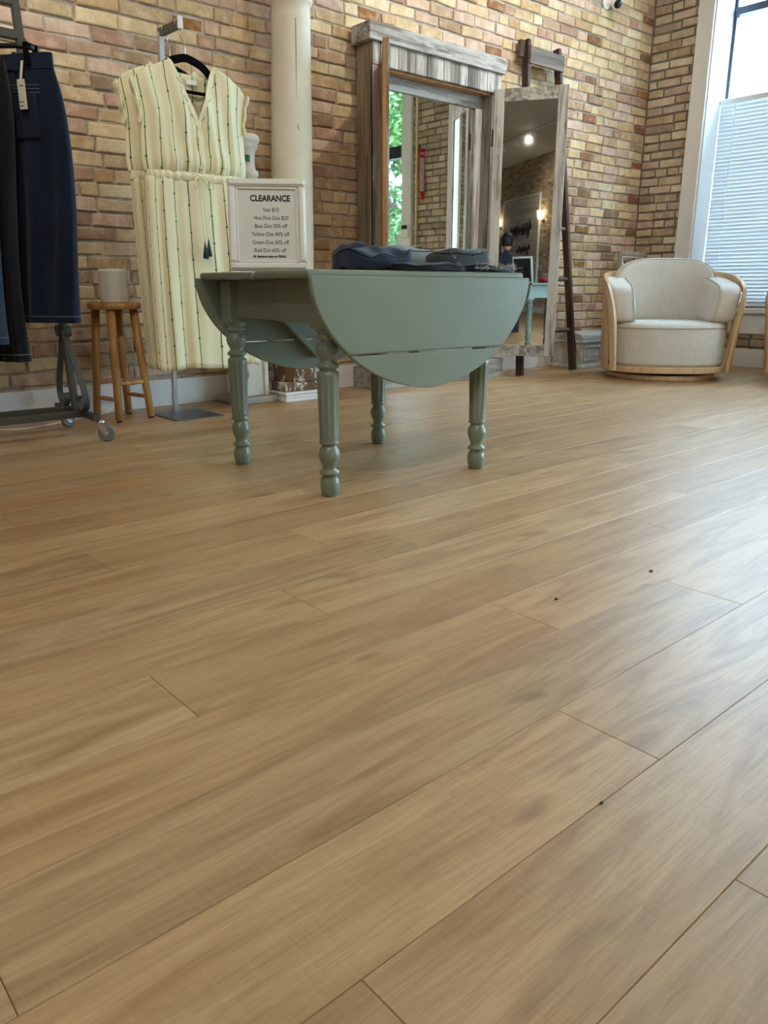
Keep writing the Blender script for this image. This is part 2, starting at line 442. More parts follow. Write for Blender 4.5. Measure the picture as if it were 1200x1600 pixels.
# ------------------------------------------------------------------ mesh helpers
class MB:
    """collects shapes of ONE part"""
    def __init__(s):
        s.v, s.f, s.uv, s.sm = [], [], None, []
    def add(s, v, f, smooth=False, T=None):
        o = len(s.v)
        s.v += [tuple(T @ Vector(p)) for p in v] if T is not None else [tuple(p) for p in v]
        s.f += [tuple(i + o for i in q) for q in f]
        s.sm += [smooth] * len(f)
        return s
    def box(s, a, b, bev=0.0, T=None):
        x0, y0, z0 = a
        x1, y1, z1 = b
        if not bev:
            v = [(x, y, z) for z in (z0, z1) for y in (y0, y1) for x in (x0, x1)]
            return s.add(v, [(0, 2, 3, 1), (4, 5, 7, 6), (0, 1, 5, 4), (2, 6, 7, 3), (0, 4, 6, 2), (1, 3, 7, 5)], False, T)
        bm = bmesh.new()
        bmesh.ops.create_cube(bm, size=1)
        for q in bm.verts:
            q.co = Vector(((x0 + x1) / 2 + q.co.x * (x1 - x0), (y0 + y1) / 2 + q.co.y * (y1 - y0), (z0 + z1) / 2 + q.co.z * (z1 - z0)))
        bev = min(bev, 0.45 * min(x1 - x0, y1 - y0, z1 - z0))
        bmesh.ops.bevel(bm, geom=bm.edges[:], offset=bev, segments=2 if bev > 0.003 else 1, affect='EDGES', profile=0.5)
        bm.verts.index_update()
        v = [q.co[:] for q in bm.verts]
        f = [[q.index for q in p.verts] for p in bm.faces]
        bm.free()
        return s.add(v, f, False, T)
    def bar(s, p, q, wd, th, side=(0, 0, 1), bev=0):
        p, q = Vector(p), Vector(q)
        d = q - p
        x = d.normalized()
        sd = Vector(side)
        y = sd.cross(x).normalized()
        z = x.cross(y).normalized()
        T = Matrix((( x.x, y.x, z.x, p.x), (x.y, y.y, z.y, p.y), (x.z, y.z, z.z, p.z), (0, 0, 0, 1)))
        return s.box((0, -wd / 2, -th / 2), (d.length, wd / 2, th / 2), bev, T)
    def lathe(s, prof, seg=24, c=(0, 0, 0), mod=None, T=None, caps=True):
        v, f = [], []
        n = len(prof)
        for i, (r, z) in enumerate(prof):
            for k in range(seg):
                a = 2 * PI * k / seg
                rr = r * (mod(a, z) if mod else 1)
                v.append((c[0] + rr * math.cos(a), c[1] + rr * math.sin(a), c[2] + z))
        for i in range(n - 1):
            for k in range(seg):
                k2 = (k + 1) % seg
                f.append((i * seg + k, i * seg + k2, (i + 1) * seg + k2, (i + 1) * seg + k))
        if caps:
            f.append(tuple(range(seg))[::-1])
            f.append(tuple((n - 1) * seg + k for k in range(seg)))
        return s.add(v, f, True, T)
    def tube(s, pts, r, seg=10, closed=False, flat=1.0):
        pts = [Vector(p) for p in pts]
        n = len(pts)
        rs = r if isinstance(r, (list, tuple)) else [r] * n
        v, f = [], []
        up = None
        for i, p in enumerate(pts):
            if closed: t = pts[(i + 1) % n] - pts[i - 1]
            else: t = pts[min(i + 1, n - 1)] - pts[max(i - 1, 0)]
            t.normalize()
            if up is None:
                up = Vector((0, 0, 1)) if abs(t.z) < 0.9 else Vector((1, 0, 0))
            up = (up - t * up.dot(t)).normalized()
            sd = t.cross(up)
            for k in range(seg):
                a = 2 * PI * k / seg
                v.append(p + (up * math.cos(a) * flat + sd * math.sin(a)) * rs[i])
        m = n if closed else n - 1
        for i in range(m):
            for k in range(seg):
                k2, j = (k + 1) % seg, (i + 1) % n
                f.append((i * seg + k, j * seg + k, j * seg + k2, i * seg + k2))
        if not closed:
            f.append(tuple(range(seg)))
            f.append(tuple((n - 1) * seg + k for k in range(seg))[::-1])
        return s.add(v, f, True)
    def ribbon(s, pts, side, a, b, closed=False):
        """sweep a rectangle a (along side) x b (across) along pts; side = vector or list"""
        pts = [Vector(p) for p in pts]
        n = len(pts)
        v, f = [], []
        for i, p in enumerate(pts):
            if closed: t = (pts[(i + 1) % n] - pts[i - 1]).normalized()
            else: t = (pts[min(i + 1, n - 1)] - pts[max(i - 1, 0)]).normalized()
            sd = Vector(side[i] if isinstance(side, list) else side)
            sd = (sd - t * sd.dot(t)).normalized()
            nn = t.cross(sd)
            for (x, y) in ((-1, -1), (1, -1), (1, 1), (-1, 1)):
                v.append(p + sd * x * a / 2 + nn * y * b / 2)
        m = n if closed else n - 1
        for i in range(m):
            for k in range(4):
                k2, j = (k + 1) % 4, (i + 1) % n
                f.append((i * 4 + k, i * 4 + k2, j * 4 + k2, j * 4 + k))
        if not closed:
            f.append((3, 2, 1, 0))
            f.append(tuple((n - 1) * 4 + k for k in range(4)))
        return s.add(v, f, False)
    def prism(s, poly, fn, t0, t1):
        """poly of (a, b), fn(a, b, t) -> xyz"""
        n = len(poly)
        v = [fn(a, b, t0) for a, b in poly] + [fn(a, b, t1) for a, b in poly]
        f = [tuple(range(n))[::-1], tuple(range(n, 2 * n))]
        f += [(i, (i + 1) % n, n + (i + 1) % n, n + i) for i in range(n)]
        return s.add(v, f)
    def grid(s, fn, nu, nv, smooth=True, closed=False, uvfn=None):
        v, f = [], []
        for j in range(nv + 1):
            for i in range(nu + (0 if closed else 1)):
                v.append(fn(i / nu, j / nv))
        w = nu if closed else nu + 1
        for j in range(nv):
            for i in range(nu):
                i2 = (i + 1) % w
                f.append((j * w + i, j * w + i2, (j + 1) * w + i2, (j + 1) * w + i))
        return s.add(v, f, smooth)
    def pillow(s, c, r, e=0.35, e2=None, nu=32, nv=18, T=None, bend=None):
        """superellipsoid: small e = boxy"""
        e2 = e if e2 is None else e2
        sp = lambda q, p: math.copysign(abs(q) ** p, q)
        v, f = [], []
        for j in range(nv + 1):
            b = -PI / 2 + PI * j / nv
            for i in range(nu):
                a = 2 * PI * i / nu
                x = r[0] * sp(math.cos(b), e2) * sp(math.cos(a), e)
                y = r[1] * sp(math.cos(b), e2) * sp(math.sin(a), e)
                z = r[2] * sp(math.sin(b), e2)
                if bend: x, y, z = bend(x, y, z)
                v.append((c[0] + x, c[1] + y, c[2] + z))
        for j in range(nv):
            for i in range(nu):
                i2 = (i + 1) % nu
                f.append((j * nu + i, j * nu + i2, (j + 1) * nu + i2, (j + 1) * nu + i))
        return s.add(v, f, True, T)
    def build(s, name, mat, parent=None, loc=None, kind=None, uv=None, recalc=True):
        me = bpy.data.meshes.new(name)
        me.from_pydata(s.v, [], s.f)
        me.polygons.foreach_set('use_smooth', s.sm)
        if recalc:
            bm = bmesh.new(); bm.from_mesh(me)
            bmesh.ops.recalc_face_normals(bm, faces=bm.faces)
            bm.to_mesh(me); bm.free()
        if uv:
            lay = me.uv_layers.new(name='UVMap')
            for lp in me.loops:
                lay.data[lp.index].uv = uv[lp.vertex_index]
        me.materials.append(MAT[mat] if isinstance(mat, str) else mat)
        o = bpy.data.objects.new(name, me)
        COL.objects.link(o)
        if parent: o.parent = parent
        if loc: o.location = loc
        if kind: o['kind'] = kind
        return o
def tag(o, label, cat, group=None):
    o['label'] = label
    o['category'] = cat
    if group: o['group'] = group
    return o
def thing(name, label, cat, loc=(0, 0, 0), rz=0, group=None, rot=None):
    o = bpy.data.objects.new(name, None)
    o.empty_display_size = 0.1
    COL.objects.link(o)
    o.location = loc
    o.rotation_euler = rot if rot else (0, 0, rz)
    return tag(o, label, cat, group)
def copy_tree(o, parent=None):
    c = o.copy()
    COL.objects.link(c)
    if parent: c.parent = parent
    for ch in list(o.children): copy_tree(ch, c)
    return c
def text(s, size, mat, parent, T, name='lettering', bold=0.0, sx=1.0, align='CENTER', depth=0.0004, shear=0):
    c = bpy.data.curves.new('txt', 'FONT')
    c.body = s
    c.size = size
    c.align_x = align
    c.offset = bold
    c.extrude = depth
    c.shear = shear
    c.resolution_u = 3
    o = bpy.data.objects.new('txt', c)
    COL.objects.link(o)
    dg = bpy.context.evaluated_depsgraph_get()
    me = bpy.data.meshes.new_from_object(o.evaluated_get(dg))
    bpy.data.objects.remove(o)
    me.transform(Matrix.Diagonal((sx, 1, 1, 1)))
    me.transform(T)
    me.materials.clear()
    me.materials.append(MAT[mat])
    r = bpy.data.objects.new(name, me)
    COL.objects.link(r)
    r.parent = parent
    return r
def frame_T(o, x, y):
    x, y = Vector(x).normalized(), Vector(y).normalized()
    z = x.cross(y)
    return Matrix(((x.x, y.x, z.x, o[0]), (x.y, y.y, z.y, o[1]), (x.z, y.z, z.z, o[2]), (0, 0, 0, 1)))
def arc(c, r, a0, a1, n, fn):
    return [fn(c[0] + r * math.cos(a0 + (a1 - a0) * i / n), c[1] + r * math.sin(a0 + (a1 - a0) * i / n)) for i in range(n + 1)]
def catmull(P, n=6):
    P = [Vector(p) for p in P]
    out = []
    for i in range(len(P) - 1):
        p0, p1, p2, p3 = P[max(i - 1, 0)], P[i], P[i + 1], P[min(i + 2, len(P) - 1)]
        for k in range(n):
            t = k / n
            out.append(0.5 * ((2 * p1) + (p2 - p0) * t + (2 * p0 - 5 * p1 + 4 * p2 - p3) * t * t + (3 * p1 - p0 - 3 * p2 + p3) * t ** 3))
    out.append(P[-1])
    return out
# projection, only to decide which bricks and planks show largest
_F = Vector((math.cos(HEAD) * math.cos(PITCH), math.sin(HEAD) * math.cos(PITCH), -math.sin(PITCH)))
_R = Vector((math.sin(HEAD), -math.cos(HEAD), 0))
_U = _R.cross(_F)
def proj(p):
    d = Vector(p) - Vector((0, 0, CAM_H))
    z = d.dot(_F)
    if z < 0.05: return None
    return 600 + 1202 * d.dot(_R) / z, 800 - 1202 * d.dot(_U) / z
def shown_area(q):
    P = [proj(p) for p in q]
    if any(p is None for p in P): 
        return 0 if all(p is None for p in P) else 1e6
    cx, cy = sum(p[0] for p in P) / len(P), sum(p[1] for p in P) / len(P)
    if max(p[0] for p in P) < -5 or min(p[0] for p in P) > 1205 or max(p[1] for p in P) < -5 or min(p[1] for p in P) > 1605: return 0
    return abs(sum(P[i][0] * P[(i + 1) % len(P)][1] - P[(i + 1) % len(P)][0] * P[i][1] for i in range(len(P)))) / 2
def tinted(mesh, cols):
    at = mesh.color_attributes.new('tint', 'FLOAT_COLOR', 'POINT')
    flat = []
    for c in cols: flat += [*c, 1.0]
    at.data.foreach_set('color', flat)

def emit_pieces(pieces, name, stuff_name, mat, parent, limit=300):
    """pieces: (verts, faces, tint, area). The largest shown become objects, the rest one part."""
    order = sorted(range(len(pieces)), key=lambda i: -pieces[i][3])
    single = set(i for i in order[:limit] if pieces[i][3] > 0)
    V, Fc, C = [], [], []
    for i, (v, f, t, a) in enumerate(pieces):
        if i in single:
            c = sum((Vector(p) for p in v), Vector()) / len(v)
            me = bpy.data.meshes.new(name)
            me.from_pydata([Vector(p) - c for p in v], [], f)
            tinted(me, [t] * len(v))
            me.materials.append(mat)
            o = bpy.data.objects.new(name, me)
            o.location = c
            COL.objects.link(o)
            o.parent = parent
        else:
            k = len(V)
            V += v
            Fc += [tuple(q + k for q in p) for p in f]
            C += [t] * len(v)
    if V:
        me = bpy.data.meshes.new(stuff_name)
        me.from_pydata(V, [], Fc)
        tinted(me, C)
        me.materials.append(mat)
        o = bpy.data.objects.new(stuff_name, me)
        COL.objects.link(o)
        o.parent = parent
        o['kind'] = 'stuff'
def struct(o, label=None):
    o['kind'] = 'structure'
    if label: o['label'] = label
    return o

# ------------------------------------------------------------------ brick walls
PALETTE = [(sr(208, 184, 142), 5), (sr(202, 176, 138), 5), (sr(216, 194, 152), 4), (sr(204, 174, 150), 4), (sr(208, 180, 160), 4),
           (sr(190, 160, 116), 4), (sr(184, 154, 126), 3), (sr(222, 206, 170), 2), (sr(188, 150, 128), 1), (sr(164, 136, 108), 2)]
PAL = [c for c, n in PALETTE for _ in range(n)]
BLOCK = sr(150, 108, 76)
def brick(u0, u1, z0, z1, fn, d, rnd, tint, rough=1.0):
    """fn(u, z, depth) -> world; depth grows out of the wall"""
    j = lambda s: rnd.uniform(-s, s) * rough
    ch = 0.007
    pj = j(0.004)
    tl = j(0.0025)
    o = [(u0 + j(.004), z0 + j(.003) - tl), (u1 + j(.004), z0 + j(.003) + tl), (u1 + j(.004), z1 + j(.003) + tl), (u0 + j(.004), z1 + j(.003) - tl)]
    ii = [(o[0][0] + ch + j(.003), o[0][1] + ch * .7), (o[1][0] - ch + j(.003), o[1][1] + ch * .7), (o[2][0] - ch + j(.003), o[2][1] - ch * .7), (o[3][0] + ch + j(.003), o[3][1] - ch * .7)]
    v = [fn(a, b, -0.004) for a, b in o] + [fn(a, b, d + pj - 0.004) for a, b in o] + [fn(a, b, d + pj + j(.0012)) for a, b in ii]
    f = []
    for k in range(4):
        k2 = (k + 1) % 4
        f += [(k, k2, 4 + k2, 4 + k), (4 + k, 4 + k2, 8 + k2, 8 + k)]
    f.append((8, 9, 10, 11))
    return v, f, tint, shown_area([v[8], v[9], v[10], v[11]])
PITCHZ, Z0 = 0.0645, 0.019
def brick_wall(u_lo, u_hi, ztop, fn, d, seed, holes=(), blocks=(), dark=1.0, grey=0.0, mj=0.010):
    rnd = random.Random(seed)
    out = []
    nrow = int((ztop - Z0) / PITCHZ) + 1
    for i in range(-1, nrow):
        z0 = Z0 + i * PITCHZ + mj / 2
        z1 = z0 + PITCHZ - mj
        if z1 < 0.02: continue
        z0 = max(z0, 0.001)
        segs = [(u_lo, u_hi)]
        bl = [(x - .085, x + .085) for x, rows in blocks if i in rows]
        for b0, b1 in bl:
            out.append(brick(b0 + mj / 2, b1 - mj / 2, z0, z1, fn, d - 0.004, rnd, tuple(q * rnd.uniform(.75, 1.1) for q in BLOCK), 1.3))
        for h0, h1, hz0, hz1 in holes:
            if z1 > hz0 and z0 < hz1: bl.append((h0, h1))
        for b0, b1 in sorted(bl):
            ns = []
            for s0, s1 in segs:
                if b1 <= s0 or b0 >= s1: ns.append((s0, s1)); continue
                if b0 > s0: ns.append((s0, b0))
                if b1 < s1: ns.append((b1, s1))
            segs = ns
        row_header = (i % 6 == 4)
        for s0, s1 in segs:
            u = s0
            first = True
            while u < s1 - 0.02:
                ln = rnd.choice((0.196, 0.198, 0.2, 0.192, 0.195))
                if row_header and rnd.random() < .75 or rnd.random() < 0.07: ln = rnd.uniform(0.092, 0.105)
                if first: ln *= (0.52 if i % 2 else 1.0) * rnd.uniform(.85, 1.1); first = False
                if s1 - (u + ln) < 0.06: ln = s1 - u
                if ln > 0.26: ln /= 2
                t = rnd.choice(PAL)
                k = rnd.uniform(0.82, 1.10) * dark
                m_ = sum(t) / 3
                t = tuple(min(1, (q * (1 - grey) + m_ * grey) * k) for q in t)
                zz = (rnd.uniform(-.002, .002), rnd.uniform(-.002, .002))
                out.append(brick(u + mj / 2, u + ln - mj / 2, z0 + zz[0], z1 + zz[1], fn, d, rnd, t))
                u += ln
    return out
BD = 0.009
wb = MB().box((XL, YB + BD, -0.05), (XR + WT, YB + BD + 0.3, ZC)).build('wall_back', MORTAR)
struct(wb, 'buff and pink brick wall behind the mirrors and clothes')
rowset = [i for i in range(3, 60, 4)]
emit_pieces(brick_wall(XL, XR, ZC, lambda u, z, dd: (u, YB + BD - dd, z), BD, 11, grey=0.14,
            blocks=[(5.305, rowset), (6.0, rowset), (4.222, [31, 35]), (3.168, [31]), (2.035, [27])]), 'brick', 'brick_field', BRICK, wb)
def wall_r(y0, y1, z0, z1): return ((XR + BD, y0, z0), (XR + WT, y1, z1))
wr = MB()
wr.box(*wall_r(WIN1[1], YB + BD, -0.05, ZC)); wr.box(*wall_r(WIN2[1], WIN1[0], -0.05, ZC)); wr.box(*wall_r(YF, WIN2[0], -0.05, ZC))
wr.box(*wall_r(WIN1[0], WIN1[1], -0.05, WIN1[2])); wr.box(*wall_r(WIN1[0], WIN1[1], WIN1[3], ZC))
wr.box(*wall_r(WIN2[0], WIN2[1], -0.05, WIN2[2])); wr.box(*wall_r(WIN2[0], WIN2[1], WIN2[3], ZC))
wr = wr.build('wall_right', MORTAR_DARK)
struct(wr, 'brown brick wall around the tall window')
emit_pieces(brick_wall(YF, YB, ZC, lambda u, z, dd: (XR + BD - dd, u, z), BD, 12,
            holes=[(WIN1[0] - .06, WIN1[1] + .06, WIN1[2] - .12, WIN1[3] + .06), (WIN2[0] - .06, WIN2[1] + .06, WIN2[2] - .1, WIN2[3] + .06)], dark=1.05, grey=0.42, mj=0.013), 'brick', 'brick_field', BRICK, wr)
wf = MB().box((XL, YF - BD - 0.3, -0.05), (XR + WT, YF - BD, ZC)).build('wall_front', MORTAR)
struct(wf, 'buff brick wall across the shop, seen in the mirror')
emit_pieces(brick_wall(XL, XR, ZC, lambda u, z, dd: (u, YF - BD + dd, z), BD, 13), 'brick', 'brick_field', BRICK, wf)
wl = MB().box((XL - 0.2, YF, -0.05), (XL, YB, ZC)).build('wall_left', 'plaster')
struct(wl, 'plain painted end wall of the shop')
ce = MB().box((XL - 0.2, YF - 0.3, ZC), (XR + WT, YB + 0.3, ZC + 0.1)).build('ceiling', 'plaster')
struct(ce, 'pale painted ceiling')

# ------------------------------------------------------------------ floor
fl = MB().box((XL, YF, -0.06), (XR + 0.02, YB + 0.02, -0.0016)).build('floor', 'seam')
struct(fl, 'light oak plank floor')
rnd = random.Random(5)
ROW0, ROWP, PLEN = 0.255, 0.1615, 1.325
cuts = {-1: .704, 0: .338, 1: .838, 2: 1.424, 3: 1.065, 4: .44, 5: .795, 6: 1.2, 7: 2.36, 8: .584, 9: 1.35, 10: .818, 14: 2.455}
pieces = []
k0 = int((YF - ROW0) / ROWP) - 1
k1 = int((YB - ROW0) / ROWP) + 1
for k in range(k0, k1 + 1):
    ya, yb = max(YF, ROW0 + k * ROWP), min(YB + .01, ROW0 + (k + 1) * ROWP)
    if yb - ya < 0.01: continue
    x = cuts.get(k, rnd.uniform(0, PLEN))
    x -= math.ceil((x - XL) / PLEN) * PLEN
    while x < XR:
        xa, xb = max(x, XL), min(x + PLEN, XR + .01)
        x += PLEN
        if xb - xa < 0.02: continue
        g, c = 0.0003, 0.0008
        o = [(xa + g, ya + g), (xb - g, ya + g), (xb - g, yb - g), (xa + g, yb - g)]
        ii = [(xa + g + c, ya + g + c), (xb - g - c, ya + g + c), (xb - g - c, yb - g - c), (xa + g + c, yb - g - c)]
        v = [(a, b, -0.0016) for a, b in o] + [(a, b, -0.0009) for a, b in o] + [(a, b, 0.0) for a, b in ii]
        f = []
        for q in range(4):
            q2 = (q + 1) % 4
            f += [(q, q2, 4 + q2, 4 + q), (4 + q, 4 + q2, 8 + q2, 8 + q)]
        f.append((8, 9, 10, 11))
        pieces.append((v, f, (rnd.random(), rnd.random(), rnd.random()), shown_area([v[8], v[9], v[10], v[11]])))
emit_pieces(pieces, 'plank', 'plank_field', PLANK, fl)

# ------------------------------------------------------------------ trim
def baseboard(name, a, b, parent=None):
    return struct(MB().box(a, b, 0.004).build(name, 'white'), 'flat white painted baseboard')
baseboard('baseboard_back', (XL, YB - 0.018, 0), (XR, YB + 0.004, 0.135))
baseboard('baseboard_right', (XR - 0.018, WIN2[1] + .12, 0), (XR + 0.004, YB - .018, 0.135))
baseboard('baseboard_front', (XL, YF - 0.004, 0), (XR, YF + 0.018, 0.135))

# window_1: tall window with deep white reveal
def window_root(name, label):
    o = bpy.data.objects.new(name, None)
    COL.objects.link(o)
    return struct(o, label)
y0, y1, z0, z1 = WIN1
w1 = window_root('window_1', 'tall white-cased window with blind over its lower half')
CW = 0.125
for a, b in ((y1, y1 + CW), (y0 - CW, y0)):
    MB().box((XR - 0.026, a, z0 - .03), (XR + 0.012, b, z1 + CW), .003).build('casing', 'white', w1)
MB().box((XR - 0.026, y0, z1), (XR + 0.012, y1, z1 + CW), .003).build('casing', 'white', w1)
MB().box((XR - 0.006, y1 - .012, z0), (XR + WT - .03, y1 + .004, z1)).build('jamb', 'white', w1)
MB().box((XR - 0.006, y0 - .004, z0), (XR + WT - .03, y0 + .012, z1)).build('jamb', 'white', w1)
MB().box((XR - 0.006, y0, z1 - .012), (XR + WT - .03, y1, z1 + .004)).build('jamb', 'white', w1)
MB().box((XR - 0.065, y0 - CW - .03, z0 - .04), (XR + WT - .03, y1 + CW + .03, z0), .006).build('sill', 'white', w1)
MB().box((XR - 0.024, y0 - CW, z0 - .19), (XR + 0.012, y1 + CW, z0 - .04), .003).build('apron', 'white', w1)
gx = XR + WT - 0.03
for a, b in ((y0 + .012, y0 + .05), (y1 - .036, y1 - .012)):
    MB().box((gx - .012, a, z0), (gx + .03, b, z1)).build('window_frame', 'reflect_tint', w1)
MB().box((gx - .03, y0 + .05, z0), (gx + .03, y1 - .036, z0 + .04)).build('window_frame', 'reflect_tint', w1)
MB().box((gx - .03, y0 + .05, z1 - .04), (gx + .03, y1 - .05, z1)).build('window_frame', 'reflect_tint', w1)
TR = 2.565
MB().box((gx - .035, y0 + .05, TR - .025), (gx + .035, y1 - .036, TR + .025)).build('transom_bar', 'reflect_tint', w1)
MB().box((gx - .004, y0 + .05, z0 + .04), (gx + .004, y1 - .036, TR - .025)).build('pane', 'glass', w1)
MB().box((gx - .004, y0 + .05, TR + .025), (gx + .004, y1 - .036, z1 - .04)).build('pane', 'glass', w1)

# window_2: glazed shop front, seen in the big mirror
y0, y1, z0, z1 = WIN2
w2 = window_root('window_2', 'glazed shop front with tree outside, seen in the mirror')
for a, b in ((y1, y1 + .15), (y0 - CW, y0)):
    MB().box((XR - 0.03, a, 0), (XR + 0.012, b, z1 + CW), .003).build('casing', 'white', w2)
MB().box((XR - 0.026, y0, z1), (XR + 0.012, y1, z1 + CW), .003).build('casing', 'white', w2)
MB().box((XR - 0.006, y1 - .012, z0), (XR + WT - .03, y1 + .004, z1)).build('jamb', 'white', w2)
MB().box((XR - 0.006, y0 - .004, z0), (XR + WT - .03, y0 + .012, z1)).build('jamb', 'white', w2)
MB().box((XR - 0.03, y0, z0 - .10), (XR + WT - .03, y1, z0)).build('threshold', 'white', w2)
ym = [y0 + .012, -1.4, -0.42, y1 - .012]
for k in range(3):
    a, b = ym[k], ym[k + 1]
    MB().box((gx - .03, b - .05, z0), (gx + .03, b + (.05 if k < 2 else 0), z1)).build('window_frame', 'black', w2)
    MB().box((gx - .05, a, 1.98), (gx + .05, b - .05, 2.10)).build('transom_bar', 'black', w2)
    MB().box((gx - .004, a, z0), (gx + .004, b - .05, 1.98)).build('pane', 'glass', w2)
    MB().box((gx - .004, a, 2.10), (gx + .004, b - .05, z1)).build('pane', 'glass', w2)
for k in range(2):
    MB().box((gx - .03, ym[k], z0), (gx + .03, ym[k + 1], z0 + .08)).build('window_frame', 'black', w2)

# venetian blind
bl = thing('window_blind', 'white slatted blind covering the lower half of the tall window', 'blind', (XR + 0.20, (WIN1[0] + WIN1[1]) / 2, WIN1[2]))
hw = (WIN1[1] - WIN1[0]) / 2 - 0.016
top = 1.965 - WIN1[2]
MB().box((-.022, -hw, top - .038), (.022, hw, top), .004).build('headrail', 'white', bl)
MB().box((-.016, -hw, .002), (.016, hw, .018), .003).build('bottom_rail', 'white', bl)
ns = 54
sm = None
for i in range(ns):
    z = .026 + (top - .07) * i / (ns - 1)
    if sm is None:
        m = MB()
        prof = [(-.0085, .0178), (-.0046, .0105), (0, 0.0), (.0030, -.0100), (.0046, -.0192)]
        for (xa, za), (xb, zb) in zip(prof, prof[1:]):
            m.add([(xa, -hw, za), (xb, -hw, zb), (xb, hw, zb), (xa, hw, za)], [(0, 1, 2, 3)], True)
        sm = m.build('slat', 'blind', bl, (0, 0, z), recalc=False)
    else:
        o = sm.copy(); COL.objects.link(o); o.location = (0, 0, z); o.parent = bl
for yy in (-hw + .12, 0, hw - .12):
    MB().tube([(-.014, yy, .01), (-.014, yy, top - .03)], .0016, 6).build('ladder_cord', 'white', bl)

# ------------------------------------------------------------------ drop-leaf table
tb = thing('drop_leaf_table', 'sage green painted drop-leaf table with turned legs and rounded hanging leaves', 'table', (1.65, 2.0, 0), math.radians(-3.5))
TZ, TX, TY = 0.632, 0.41, 0.33
bw = 2 * TY / 4
wd = [0.198, 0.168, 0.142, 0.152]
yy = TY
for k, q in enumerate(wd):
    dz = (0.0, -0.0015, 0.001, 0.0)[k]
    MB().box((-TX + (.004, -.004, .003, 0)[k], yy - q + .0012, TZ - .022 + dz), (TX, yy - .0012, TZ + dz), .008).build('top_board', 'sage', tb)
    yy -= q
LZ = TZ - 0.016
def leaf_outline(d0, d1, n=40):
    """board of the leaf between depths d0 and d1 below the hinge"""
    D, W = 0.315, TX + .004
    def half(d): return W * max(0.0, 1 - (d / D) ** 1.9) ** 0.56
    pts = []
    ds = [d0 + (d1 - d0) * i / n for i in range(n + 1)]
    if d1 >= D - 1e-6: ds = [d0 + (D - d0) * math.sin(PI / 2 * i / n) for i in range(n + 1)]
    pts = [(half(d), -d) for d in ds]
    left = [(-x, z) for x, z in pts]
    if pts[-1][0] < 1e-4: left = left[:-1]
    return pts + left[::-1]
for sy in (-1, 1):
    lf = MB()
    poly = leaf_outline(0, 0.208)
    for t0, t1, ins in ((0.0, 0.017, 0.0),):
        lf.prism(poly, lambda a, b, t: (a, sy * (TY + .004 + t), LZ + b), t0, t1)
    lf = lf.build('drop_leaf', 'sage', tb)
    bv = lf.modifiers.new('bevel', 'BEVEL'); bv.width = .006; bv.segments = 2; bv.limit_method = 'ANGLE'; bv.angle_limit = math.radians(50)
    lo = MB().prism(leaf_outline(0.2105 if sy < 0 else .211, 0.315), lambda a, b, t: (a, sy * (TY + .004 + t), LZ + b - (.0022 if sy < 0 else 0.001) * (a / TX + .4 if a > -.17 else .1)), 0, .017).build('lower_board', 'sage', lf)
    bv = lo.modifiers.new('bevel', 'BEVEL'); bv.width = .006; bv.segments = 2; bv.limit_method = 'ANGLE'; bv.angle_limit = math.radians(50)
    # tapered batten screwed to the back of the leaf
    MB().bar((-.17 * 1, sy * (TY - .006), LZ - .08), (.03, sy * (TY - .006), LZ - .27), .02, .05, (0, 1, 0), .003).build('leaf_batten', 'sage', lf)
LX, LY, LO = 0.296, 0.272, -.018
AZ0, AZ1 = 0.492, TZ - .023
MB().box((-LX + LO - .012, -.01, AZ0), (-LX + LO + .010, LY - .03, AZ1), .002).build('end_apron', 'sage', tb)
MB().box((-LX + LO - .014, -LY + .03, AZ0 - .003), (-LX + LO + .010, -.0155, AZ1), .002).build('end_apron', 'sage', tb)
MB().box((LX + LO - .010, -LY + .03, AZ0), (LX + LO + .012, LY - .03, AZ1), .002).build('end_apron', 'sage', tb)
for sy in (-1, 1):
    MB().box((-LX + .03, sy * LY - .011, AZ0), (LX - .03, sy * LY + .011, AZ1), .002).build('side_apron', 'sage', tb)
def fl_mod(a, z):
    if 0.168 < z < 0.352:
        k = (math.cos(a * 10) * .5 + .5) ** 3
        e = min(1, (z - .168) / .012, (.352 - z) / .012)
        return 1 - 0.17 * k * e
    return 1
lp = [(.021, 0), (.0235, .004), (.0275, .018), (.0290, .034), (.0270, .050), (.0205, .060), (.0235, .063), (.0290, .067), (.0290, .074), (.0220, .077),
      (.0195, .081), (.0205, .090), (.0275, .105), (.0310, .120), (.0295, .134), (.0230, .146), (.0195, .151), (.0260, .154), (.0300, .159), (.0250, .164),
      (.0275, .168), (.0278, .178), (.0285, .21), (.030, .26), (.0312, .30), (.0318, .342), (.0318, .352), (.031, .358), (.024, .362), (.023, .366), (.0305, .371), (.0325, .377), (.028, .382),
      (.0205, .388), (.024, .396), (.0305, .408), (.0335, .42), (.0305, .433), (.0230, .442), (.021, .446), (.0290, .449), (.0325, .454), (.028, .459), (.025, .463), (.0315, .468), (.033, .474), (.033, .478)]
for sx in (-1, 1):
    for sy in (-1, 1):
        lg = MB().lathe(lp, 40, (sx * LX + LO, sy * LY, 0), fl_mod).build('leg', 'sage', tb)
        MB().box((sx * LX + LO - .034, sy * LY - .034, .476), (sx * LX + LO + .034, sy * LY + .034, AZ1), .003).build('leg_block', 'sage', lg)

